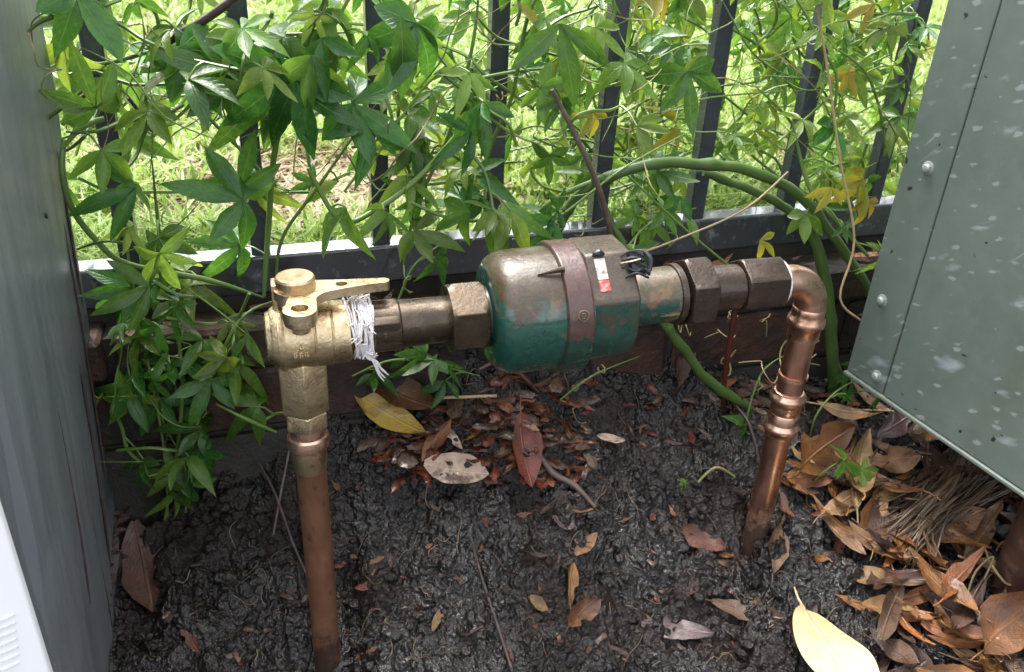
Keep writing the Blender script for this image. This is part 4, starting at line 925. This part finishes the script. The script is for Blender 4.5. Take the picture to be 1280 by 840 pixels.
make_vine('climbing_vine', 'tangle of small pale leaves on the lawn side of the right fence bars',
    [([(700, 200, .95), (820, 120, .95), (960, 100, .95), (1120, 60, .95)], .0016, 1), ([(660, 60, .95), (800, 40, .95), (960, 160, .95), (1110, 210, .95)], .0016, 1)],
    56, (640, -30, 1130, 250), (.86, 1.10), (.024, .046), 15, (.20, .77, .03), bare=36, spacing=.028, tend=10, sec_len=(.12, .3), keepout=[(440, 300, 1040, 840)])
make_vine('climbing_vine', 'thin scatter of light leaves on the lawn side of the left fence bars',
    [([(60, 60, .95), (200, 120, .95), (360, 90, .95), (520, 40, .95)], .0016, 1)],
    16, (70, -30, 640, 200), (.86, 1.10), (.034, .058), 16, (.30, .70, 0), .032, 6, (.12, .3), keepout=[(325, 300, 1040, 840)])
make_vine('climbing_vine', 'low sprigs of vine creeping over the bricks behind the meter run',
    [([(440, 470, .725), (490, 450, .72), (540, 455, .72), (600, 470, .72)], .0012, 1.2), ([(560, 300, .745), (520, 330, .74), (500, 370, .735), (480, 420, .73)], .0014, 1.0), ([(770, 330, .72), (800, 290, .73), (830, 270, .74), (870, 260, .75)], .0014, 1.4), ([(700, 500, .71), (740, 470, .715), (800, 445, .72)], .0011, .9)],
    0, (430, 400, 800, 500), (.70, .73), (.026, .040), 17, (.75, .25, 0), .020, 5, keepout=[(325, 325, 430, 840), (600, 305, 760, 455), (440, 350, 640, 440), (560, 510, 900, 840)])
make_vine('climbing_vine', 'young sprouts of vine beside foot of the right copper pipe',
    [([(1010, 560, .66), (1020, 520, .66), (1045, 490, .67), (1080, 470, .68)], .0011, 1.3), ([(960, 600, .66), (930, 560, .67), (950, 470, .69), (990, 440, .70)], .0011, 1.0), ([(1000, 620, .62), (1030, 590, .60), (1060, 570, .60)], .0010, 1.3)],
    0, (940, 460, 1090, 600), (.6, .7), (.022, .036), 18, (.75, .25, 0), .022, 4, keepout=[(940, 320, 1035, 660), (560, 300, 900, 840)])

# big individual leaves in front of the fence that read clearly in the photograph, added to the upper left vine
big = [o for o in C.objects if o.get('label', '').startswith('broad leaved vine')][0]
rr = random.Random(5)
for (px, py, y, tx, tz, s) in ((500, 20, .66, .15, -1, .060), (520, 30, .67, -.35, -.9, .056), (360, 95, .68, -.8, .25, .058), (370, 100, .67, .25, -1, .062), (365, 110, .68, .9, -.4, .06),
                               (305, 250, .69, -1, .25, .06), (300, 235, .70, .2, .9, .052), (330, 120, .70, -1, .15, .06), (290, 95, .71, -.9, .3, .06), (170, 235, .70, -.9, -.1, .055), (120, 135, .71, -.2, .9, .05),
                               (225, 60, .72, .5, -.8, .055), (440, 130, .69, .8, -.4, .06), (700, 30, .68, .1, -1, .07), (860, 90, .70, .2, -.9, .055), (590, 165, .70, -.7, -.3, .045)):
    P = at_y(px, py, y); place_leaf(big, P, (tx, -.25, tz), (rr.uniform(-.2, .2), -.9, .45), s, 'a', rr)

arch = [o for o in C.objects if o.get('label', '').startswith('vine with thick arching')][0]
for (px, py, y, tx, tz, s) in ((1040, 235, .70, -.4, -.8, .030), (1075, 225, .70, .2, -1, .040), (1085, 250, .695, -.3, -.9, .032), (950, 300, .72, .6, -.4, .028), (740, 140, .74, .1, -1, .032), (1060, 90, .74, .3, -.6, .030)):
    P = at_y(px, py, y); place_leaf(arch, P, (tx, -.25, tz), (rr.uniform(-.3, .3), -.9, .3), s, 'y', rr)

# ------------------------------------------------------------------ sticks and dry stems hung in the vine
def stick(name, label, pts, rad, mat, cat='twig', world=None, group=None):
    W = world if world else [at_y(*p) for p in pts]; p0 = W[0]
    mb = MB(); mb.tube([q-p0 for q in W], rad, 8, 5); o = mb.obj(name, mat, None, 60, loc=p0); return tag(o, label, cat, group)
stick('dead_branch', 'dark bare branch slanting through the vine at the top left', [(195, 62, .74), (225, 42, .74), (260, 22, .735), (310, -15, .73)], [.0032, .0034, .0034, .0036], MAT['twig'], 'branch')
stick('dead_twig', 'thin dark twig hooked against the leftmost fence bar', [(78, 156, .775), (92, 132, .775), (112, 116, .775), (150, 112, .77), (190, 164, .77)], .0017, MAT['twig'])
stick('dead_twig', 'purple grey twig leaning up from the meter into the vine', [(768, 315, .72), (750, 240, .70), (722, 175, .69), (690, 112, .69)], [.0030, .0028, .0024, .0018], MAT['twig_grey'])
stick('grass_stalk', 'long straw coloured stem slanting over the rail behind the hex nut', [(770, 328, .70), (850, 298, .70), (930, 262, .70), (985, 215, .71)], .0011, MAT['straw'], 'stem')
stick('grass_stalk', 'long pale dry stem hanging upright beside the cabinet', [(1018, -10, .68), (1035, 90, .68), (1050, 200, .68), (1068, 300, .67), (1050, 372, .665), (1075, 400, .665)], .0012, MAT['straw'], 'stem')
stick('grass_stalk', 'thin tan stem lying across litter towards the cabinet edge', None, .0011, MAT['straw'], 'stem', [on_ground(990, 520, .012), on_ground(1060, 530, .02), on_ground(1130, 545, .02), on_ground(1185, 555, .01)])
stick('rusty_rod', 'rusty dark red root standing under the right union nut', None, [.0035, .003, .003, .0036], MAT['bark'], 'root', [on_ground(918, 600, -.005), at_y(908, 540, .70), at_y(905, 480, .70), at_y(925, 350, .695)])

# ------------------------------------------------------------------ leaf litter
def dry_mesh(name, mat, seed, curl=.3, fold=.4, twist=.3, asp=.28, stalk=True, n=12, wav=.06, ragged=.10, ovate=1.0):
    """a lance shaped dry leaf of unit length along +x, curled, creased and nibbled"""
    rr = random.Random(seed); mb = MB()
    cols = (-1, -.6, -.03, .03, .6, 1); k1, k2 = rr.uniform(4, 9), rr.uniform(4, 9); p1, p2 = rr.uniform(0, 6), rr.uniform(0, 6)
    tear = rr.uniform(.2, .9) if rr.random() < .5 and ragged > .05 else -1; ts = rr.choice((-1, 1))
    for i in range(n+1):
        t = i/n; wd = asp*.5*(math.sin(math.pi*min(1, t**ovate*.965+.03))**.8)*1.05; tw = twist*(t-.4); bend = curl*(t-.5)**2*2
        yc = .10*math.sin(t*3+seed)*curl
        for c in cols:
            e = abs(c); r = 1+rr.uniform(-ragged, ragged)*(e > .9)
            if tear > 0 and abs(t-tear) < .09 and c*ts > .5: r *= .45
            y = c*wd*r; z = fold*e**1.5*wd + wav*asp*2.2*e*math.sin((k1 if c < 0 else k2)*t+(p1 if c < 0 else p2))
            mb.v.append((t-.5, yc+y*math.cos(tw)-z*math.sin(tw), bend+y*math.sin(tw)+z*math.cos(tw)))
    k = len(cols)
    for i in range(n):
        for c in range(k-1): a = i*k+c; mb.f.append((a, a+1, a+k+1, a+k))
    if stalk: z0 = curl*.5; yy = .10*math.sin(seed)*curl; mb.tube([(-.49, yy, z0), (-.58, yy+.015*rr.uniform(-1, 1), z0+.01), (-.70, yy+.05*rr.uniform(-1, 1), z0+.02)], [.014, .010, .008], 5, 2)
    me = bpy.data.meshes.new(name); me.from_pydata(mb.v, [], mb.f); me.materials.append(mat)
    me.polygons.foreach_set('use_smooth', [True]*len(me.polygons)); return me
def orient(o, P, x, n, s):
    x = Vector(x).normalized(); z = Vector(n); z = (z-x*z.dot(x)).normalized(); y = z.cross(x)
    o.matrix_world = Matrix(((x.x*s, y.x*s, z.x*s, P[0]), (x.y*s, y.y*s, z.y*s, P[1]), (x.z*s, y.z*s, z.z*s, P[2]), (0, 0, 0, 1)))
def special(label, A, B, mat, asp=.3, curl=.25, fold=.35, twist=.3, lift=.004, nrm=(0, -.35, 1), seed=1, name='fallen_leaf', stalk=True, lb=None, cat='leaf', ragged=.10, ovate=1.0, n=12):
    a = on_ground(*A, lift); b = on_ground(*B, lift if lb is None else lb); s = (b-a).length
    o = bpy.data.objects.new(name, dry_mesh(name, mat, seed, curl, fold, twist, asp, stalk, n, .06, ragged, ovate)); link(o)
    orient(o, (a+b)/2, b-a, nrm, s); return tag(o, label, cat)
special('large cream yellow leaf with a stalk lying bright in the front', (996, 788), (1090, 935), MAT['cream_leaf'], .50, .05, .10, .15, .032, (.15, -.75, 1), 3, ragged=0, ovate=.66, n=26)
special('yellow leaf with brown base lying on mud right of the brass valve', (445, 522), (532, 574), MAT['yellow_leaf'], .34, .12, .25, .2, .022, (0, -.6, 1), 4, ragged=.04)
special('curled brown leaf propped above the yellow leaf', (448, 492), (545, 530), MAT['dry_a'], .36, .35, .6, .8, .014, (0, -.8, 1), 5)
special('crumpled pale pink leaf with dark wet blotches in the mud', (530, 607), (610, 610), MAT['pink_leaf'], .50, .10, .25, .2, .018, (0, -.7, 1), 6, stalk=False, ragged=.045)
special('orange red leaf standing up in the middle of the mulch', (645, 540), (662, 612), MAT['dry_r'], .42, .2, .5, .3, .008, (.2, -.9, .6), 7)
special('brown folded leaf leaning on the tip of the yellow leaf', (560, 535), (528, 592), MAT['dry_a'], .30, .3, .7, .9, .012, (.2, -.8, .8), 8)
special('narrow pinkish leaf strip right of the yellow leaf', (552, 540), (578, 578), MAT['pink_leaf'], .26, .1, .3, .2, .010, (0, -.7, 1), 9, stalk=False)
special('glossy dark red leaf with a long stalk on bare mud', (853, 660), (905, 690), MAT['dry_r'], .55, .2, .25, .1, .005, (0, -.6, 1), 10)
special('reddish brown leaf pressed into mud in front of the right pipe', (890, 752), (980, 778), MAT['dry_c'], .30, .2, .3, .4, .005, (0, -.5, 1), 11)
special('purple grey wet leaf lying flat at the front edge', (800, 788), (890, 800), MAT['purple_leaf'], .30, .05, .1, .1, .004, (0, -.5, 1), 12, stalk=False)
special('upright ochre leaf half sunk in mud in front centre', (708, 775), (712, 718), MAT['dry_a'], .32, .15, .6, .3, .006, (.3, -.8, .4), 13)
special('orange brown leaf folded over below the upright ochre leaf', (705, 812), (740, 768), MAT['dry_a'], .46, .3, .6, .7, .006, (.1, -.7, .8), 14)
special('small ochre leaf bent like a hook in the mud', (716, 712), (742, 682), MAT['dry_b'], .40, .3, .5, .6, .005, (0, -.6, 1), 15, stalk=False)
special('dark grey brown leaf lying beside the foot of the grey post', (172, 664), (192, 768), MAT['dry_c'], .40, .1, .15, .1, .006, (0, -.6, 1), 16, stalk=False)
special('thin grey strip of dead leaf against the grey post', (150, 680), (135, 775), MAT['twig_grey'], .16, .1, .4, .2, .012, (.2, -.6, 1), 17, stalk=False)
special('broad orange leaf leaning against the right copper pipe', (985, 610), (1052, 560), MAT['dry_a'], .52, .25, .3, .3, .016, (-.1, -.9, .8), 18)
special('flat orange leaf behind the clover sprig right of the pipe', (978, 612), (1045, 600), MAT['dry_a'], .45, .15, .3, .2, .010, (0, -.8, 1), 19, stalk=False)
special('long rolled tan leaf standing in the litter heap', (1058, 660), (1070, 560), MAT['dry_b'], .26, .2, .9, .5, .016, (-.3, -1, .5), 20)
special('wide orange brown leaf hanging at the left of the litter heap', (1078, 708), (1088, 620), MAT['dry_a'], .44, .25, .5, .2, .014, (-.2, -1, .5), 21)
special('light tan leaf on top of the litter heap', (1080, 600), (1140, 590), MAT['dry_b'], .5, .2, .4, .3, .024, (-.1, -.8, 1), 22, stalk=False)
special('long golden brown leaf at the lower right edge of the heap', (1205, 800), (1120, 722), MAT['dry_a'], .34, .2, .3, .3, .018, (.2, -.8, .9), 23)
special('silvery wet leaf under the lower cabinet edge', (1085, 575), (1145, 540), MAT['purple_leaf'], .30, .1, .3, .2, .022, (0, -.8, 1), 24, stalk=False)
special('curled brown leaf in the bottom right corner', (1205, 838), (1280, 790), MAT['dry_a'], .50, .35, .4, .3, .03, (0, -.7, 1), 25)
special('dark curled leaf behind the large cream leaf', (985, 815), (1010, 760), MAT['dry_c'], .36, .3, .5, .3, .01, (0, -.8, 1), 26)
special('upright split brown leaf at the foot of the right copper pipe', (962, 715), (972, 655), MAT['dry_b'], .34, .15, .6, .2, .006, (0, -1, .3), 27)
special('dark orange leaf blade leaning on brick behind the thick stem', (842, 500), (862, 420), MAT['dry_c'], .30, .1, .4, .2, .01, (0, -1, .4), 28, stalk=False)
special('small pale wood flake at the right of the mulch', (745, 552), (780, 560), MAT['pink_leaf'], .30, .1, .3, .2, .006, (0, -.7, 1), 29, stalk=False, name='wood_flake', cat='flake')
special('pink wet leaf scrap in the mud left of centre front', (690, 655), (718, 672), MAT['purple_leaf'], .55, .2, .3, .3, .005, (0, -.6, 1), 30, stalk=False)
special('red flake lying alone on the mud at lower left', (230, 802), (252, 830), MAT['dry_r'], .32, .1, .3, .1, .005, (0, -.5, 1), 31, stalk=False, name='wood_flake', cat='flake')
special('tan leaf lying under the cabinet beside the rusty pipe', (1150, 690), (1215, 668), MAT['dry_b'], .42, .25, .4, .3, .022, (0, -.7, 1), 33)
special('small tan scrap of leaf right of the long dark twig', (660, 762), (684, 770), MAT['dry_b'], .5, .2, .3, .2, .005, (0, -.6, 1), 34, stalk=False)
special('narrow tan scrap of leaf near the bottom edge of mud', (540, 805), (550, 776), MAT['dry_b'], .34, .2, .4, .3, .005, (0, -.6, 1), 35, stalk=False)

stick('dead_stick', 'grey dead stick lying on mud right of the mulch', None, [.0022, .0036, .0032, .0022], MAT['twig_grey'], 'stick', [on_ground(664, 566, .006), on_ground(690, 590, .007), on_ground(718, 618, .006), on_ground(742, 642, .003)])
stick('straw_stalk', 'short pale straw lying across the red mulch', None, [.0018, .0018], MAT['straw'], 'straw', [on_ground(545, 517, .014), on_ground(620, 521, .014)])
stick('dead_twig', 'long dark twig running to the bottom edge of the mud', None, [.0012, .0016, .0018, .0020], MAT['twig'], 'twig', [on_ground(588, 680, .006), on_ground(602, 730, .006), on_ground(620, 790, .006), on_ground(640, 850, .006)])
stick('dead_twig', 'thin brown twig leaning against the left copper pipe', None, [.0014, .0016, .0016, .0012], MAT['twig'], 'twig', [on_ground(385, 715, .006), on_ground(365, 670, .012), on_ground(345, 625, .02), on_ground(325, 590, .03)])
stick('dead_twig', 'second thin twig crossing behind left copper pipe', None, [.0012, .0014, .0012], MAT['twig_grey'], 'twig', [on_ground(340, 655, .006), on_ground(352, 620, .016), on_ground(368, 570, .03)])
stick('red_bark_strip', 'long red bark strip on top of the mulch under the meter', None, [.003, .0042, .004, .003], MAT['bark'], 'bark', [on_ground(598, 489, .010), on_ground(625, 488, .012), on_ground(650, 490, .012), on_ground(672, 496, .008)])
stick('dead_twig', 'brown twig leaning behind the right copper pipe near the ground', None, .0018, MAT['twig'], 'twig', [on_ground(912, 522, .02), on_ground(930, 560, .02), on_ground(948, 595, .008)])
stick('dead_twig', 'tan twig lying on mud left of the right copper pipe', None, .0014, MAT['tendril'], 'twig', [on_ground(868, 612, .008), on_ground(890, 606, .012), on_ground(916, 608, .008)])
def curl_pts(P, r, turns, rise):
    return [P+Vector((r*math.cos(t*turns*6.28), .35*r*math.sin(t*turns*6.28), rise*t+r*.6*math.sin(t*turns*6.28))) for t in np.linspace(0, 1, 22)]
stick('dry_tendril', 'curled pale tendril looping round the rusty brown pipe', None, .0013, MAT['straw'], 'tendril', [on_ground(1216, 725, .03), on_ground(1222, 755, .03), on_ground(1245, 768, .034), on_ground(1262, 758, .045), on_ground(1268, 772, .05), on_ground(1255, 800, .03), on_ground(1225, 815, .025)])
stick('dry_tendril', 'small hooked pale tendril left of the rusty brown pipe', None, .0011, MAT['tendril'], 'tendril', [on_ground(1200, 768, .02), on_ground(1205, 750, .025), on_ground(1220, 748, .028), on_ground(1212, 765, .02)])

# dry serrated frond beside the post
fr0 = on_ground(128, 790, .006); fr1 = on_ground(160, 655, .020)
frond = empty('seed_frond', fr0, 'dark toothed seed frond lying along the foot of the grey post', 'frond')
mb = MB(); mb.tube([Vector(), (fr1-fr0)*.5+Vector((-.004, 0, .008)), fr1-fr0], [.0022, .002, .001], 6, 6); mb.obj('stalk', MAT['dry_c'], frond, 60)
lm = dry_mesh('leaflet', MAT['dry_c'], 50, .1, .3, .2, .34, False, 4, .03)
for k in range(26):
    t = k/26; P = (fr1-fr0)*t + Vector((-.004, 0, .008))*math.sin(math.pi*t); o = bpy.data.objects.new('leaflet', lm); link(o, frond)
    x = Vector((1 if k % 2 else -1, random.uniform(-.9, .3), random.uniform(-.1, .7))); orient(o, P+x.normalized()*.006, x, (random.uniform(-.4, .4), -.6, 1), random.uniform(.008, .018)); 
# dry fibre bundle: shredded palm straw under the cabinet
f0 = on_ground(1105, 735, .012)
bundle = empty('straw_bundle', f0, 'combed bundle of dry brown straw fibres under the cabinet', 'straw')
for k in range(120):
    e = random.uniform(-1, 1); A = on_ground(1100+random.uniform(-8, 60)+e*14, 716+e*34-random.uniform(0, 40), .006+random.uniform(0, .016)); Mi = on_ground(1160+random.uniform(-14, 14), 662+e*30, .018+random.uniform(0, .026)); B = on_ground(1228+random.uniform(-50, 22), 624+e*40, .032+random.uniform(0, .018))
    mb = MB(); mb.tube([A-f0, Mi-f0, B-f0], [.0005, random.uniform(.0008, .0024), .0006], 5, 5); mb.obj('fibre', MAT['frond'], bundle, 60)

DRY = {k: [dry_mesh('fallen_leaf', MAT[k], 60+7*i+j, random.uniform(.05, .45), random.uniform(.0, .6), random.uniform(-.9, .9), random.uniform(.13, .34), j % 2 == 0, 12, .08, .09, random.uniform(.8, 1.25)) for j in range(8)] for i, k in enumerate(('dry_a', 'dry_b', 'dry_c', 'dry_r'))}
def scatter(n, region, keys, wts, size, lift, label, group, name='fallen_leaf', cat='leaf', meshes=None, tilt=.32, avoid=()):
    k = 0; tries = 0
    while k < n and tries < n*8:
        tries += 1
        px, py = random.uniform(region[0], region[2]), random.uniform(region[1], region[3])
        if any(a < px < c and b < py < d for a, b, c, d in avoid): continue
        P = on_ground(px, py, random.uniform(*lift))
        if P.y > .728 or (abs(P.x-rx) < .022 and abs(P.y-YM) < .022) or (abs(P.x-.02) < .022 and abs(P.y-YM) < .022): continue
        kk = None if meshes else random.choices(keys, wts)[0]; me = random.choice(meshes) if meshes else random.choice(DRY[kk])
        o = bpy.data.objects.new(name, me); link(o); a = random.uniform(0, 6.28); s = random.uniform(*size)
        orient(o, P, (math.cos(a), math.sin(a), random.uniform(-tilt, tilt)), (random.uniform(-tilt, tilt), -.35+random.uniform(-tilt, tilt), 1), s)
        tag(o, label.replace('COL', CNAME.get(kk, '')), cat, group); k += 1
CNAME = {'dry_a': 'orange brown', 'dry_b': 'tan', 'dry_c': 'dark brown', 'dry_r': 'red brown'}
scatter(95, (1040, 520, 1290, 700), ('dry_a', 'dry_b', 'dry_c'), (.45, .35, .2), (.040, .105), (.002, .030), 'COL dry leaf in the litter heap under the cabinet edge', 'leaves in the litter heap')
scatter(78, (1080, 690, 1290, 860), ('dry_a', 'dry_b', 'dry_c'), (.45, .25, .3), (.040, .090), (.002, .022), 'COL dry leaf in the litter beside the rusty brown pipe', 'leaves in the litter heap')
scatter(16, (970, 540, 1060, 700), ('dry_a', 'dry_b', 'dry_c', 'dry_r'), (.4, .3, .2, .1), (.025, .05), (.002, .010), 'COL dead leaf on ground just right of the right copper pipe', 'leaves in the litter heap')
scatter(30, (900, 390, 1090, 520), ('dry_a', 'dry_c', 'dry_b'), (.35, .5, .15), (.03, .06), (.002, .012), 'COL dead leaf in the shade behind the right copper pipe', 'leaves behind the right pipe')
scatter(26, (440, 470, 720, 600), ('dry_c', 'dry_r', 'dry_a'), (.45, .4, .15), (.022, .045), (.001, .008), 'small COL leaf among the mulch under the meter', 'leaves in the mulch')
scatter(42, (420, 590, 960, 830), ('dry_c', 'dry_r', 'dry_a', 'dry_b'), (.5, .25, .15, .1), (.012, .028), (.000, .004), 'small COL scrap of dead leaf stuck in the open mud', 'leaf scraps in the mud')
# bark chips
CH = []
for j in range(12):
    mb = MB(); rr = random.Random(j); L_, W_, H_ = rr.uniform(.6, 1), rr.uniform(.10, .42), rr.uniform(.05, .12); rings = []; bend = rr.uniform(-.2, .2)
    for i in range(7):
        t = i/6-.5; s = rr.uniform(.65, 1.05)*(1 if abs(t) < .45 else rr.uniform(.15, .8)); c = rr.uniform(-.03, .03)
        rings.append([(t*L_+rr.uniform(-.05, .05)*(abs(t) > .4), c+s*W_*.5*a*rr.uniform(.75, 1.15), bend*t*t*2+s*H_*.5*b*rr.uniform(.5, 1.3)) for a, b in ((-1, -.6), (-.7, 1), (0, 1.2), (.6, 1), (1, .2), (.5, -1))])
    mb.ring_loft(rings); CH.append(mb.mesh('bark_chip', MAT['bark' if j % 2 else 'bark_dark'], 25))
scatter(65, (450, 468, 740, 585), None, None, (.012, .055), (.001, .008), 'dark brown bark chip in the mulch patch under the meter', 'bark chips under the meter', 'bark_chip', 'bark chip', CH[0::2], .25)
scatter(135, (470, 468, 740, 600), None, None, (.010, .056), (.001, .008), 'red brown bark chip in the mulch patch under the meter', 'bark chips under the meter', 'bark_chip', 'bark chip', CH[1::2], .25)
scatter(40, (780, 440, 960, 560), None, None, (.012, .032), (.001, .006), 'dark bark chip on the ground behind the right copper pipe', 'bark chips behind the pipe', 'bark_chip', 'bark chip', CH, .35)
scatter(120, (150, 590, 960, 835), None, None, (.004, .018), (.000, .003), 'tiny bark chip pressed into the open mud', 'bark chips in the mud', 'bark_chip', 'bark chip', CH, .3)
# clover seedling
cp = on_ground(853, 606, .004)
clover = empty('seedling', cp, 'tiny pale green seedling on bare mud left of the right pipe', 'seedling')
mb = MB(); mb.tube([(0, 0, -.004), (.001, 0, .005), (0, -.002, .010)], .0007, 5, 3); mb.obj('stem', MAT['stem'], clover)
for k, a in enumerate((.3, 2.4, 4.5)): place_leaf(clover, cp+Vector((0, -.002, .010)), (math.cos(a), math.sin(a), .1), (0, -.4, 1), .008, 'b', random.Random(k))
# debris caught on the brick ledge and tangled tendrils behind the right pipe
for k in range(46):
    x = random.uniform(-.10, .72); P = Vector((x, random.uniform(.738, .772), wall_z(x)+random.uniform(.003, .012))); kk = random.choices(('dry_c', 'dry_a', 'dry_r'), (.6, .2, .2))[0]
    o = bpy.data.objects.new('fallen_leaf', random.choice(DRY[kk])); link(o); a = random.uniform(0, 6.28)
    orient(o, P, (math.cos(a), math.sin(a)*.5, random.uniform(-.3, .3)), (random.uniform(-.4, .4), -.5, 1), random.uniform(.015, .042)); tag(o, CNAME[kk]+' leaf scrap caught on the brick ledge under the fence rail', 'leaf', 'leaf scraps on the brick ledge')
rr = random.Random(77)
for k in range(11):
    P = at_y(rr.uniform(880, 1060), rr.uniform(400, 480), rr.uniform(.69, .735)); W = tendril_pts(P, rr, rr.uniform(.03, .07)); mb = MB(); mb.tube([q-P for q in W], rr.uniform(.0006, .0011), 5, 2)
    o = mb.obj('dry_tendril', MAT['straw' if k % 3 else 'tendril'], None, 60, loc=P); tag(o, 'curly dry tendril in the tangle behind the copper elbow', 'tendril', 'dry tendrils behind the elbow')
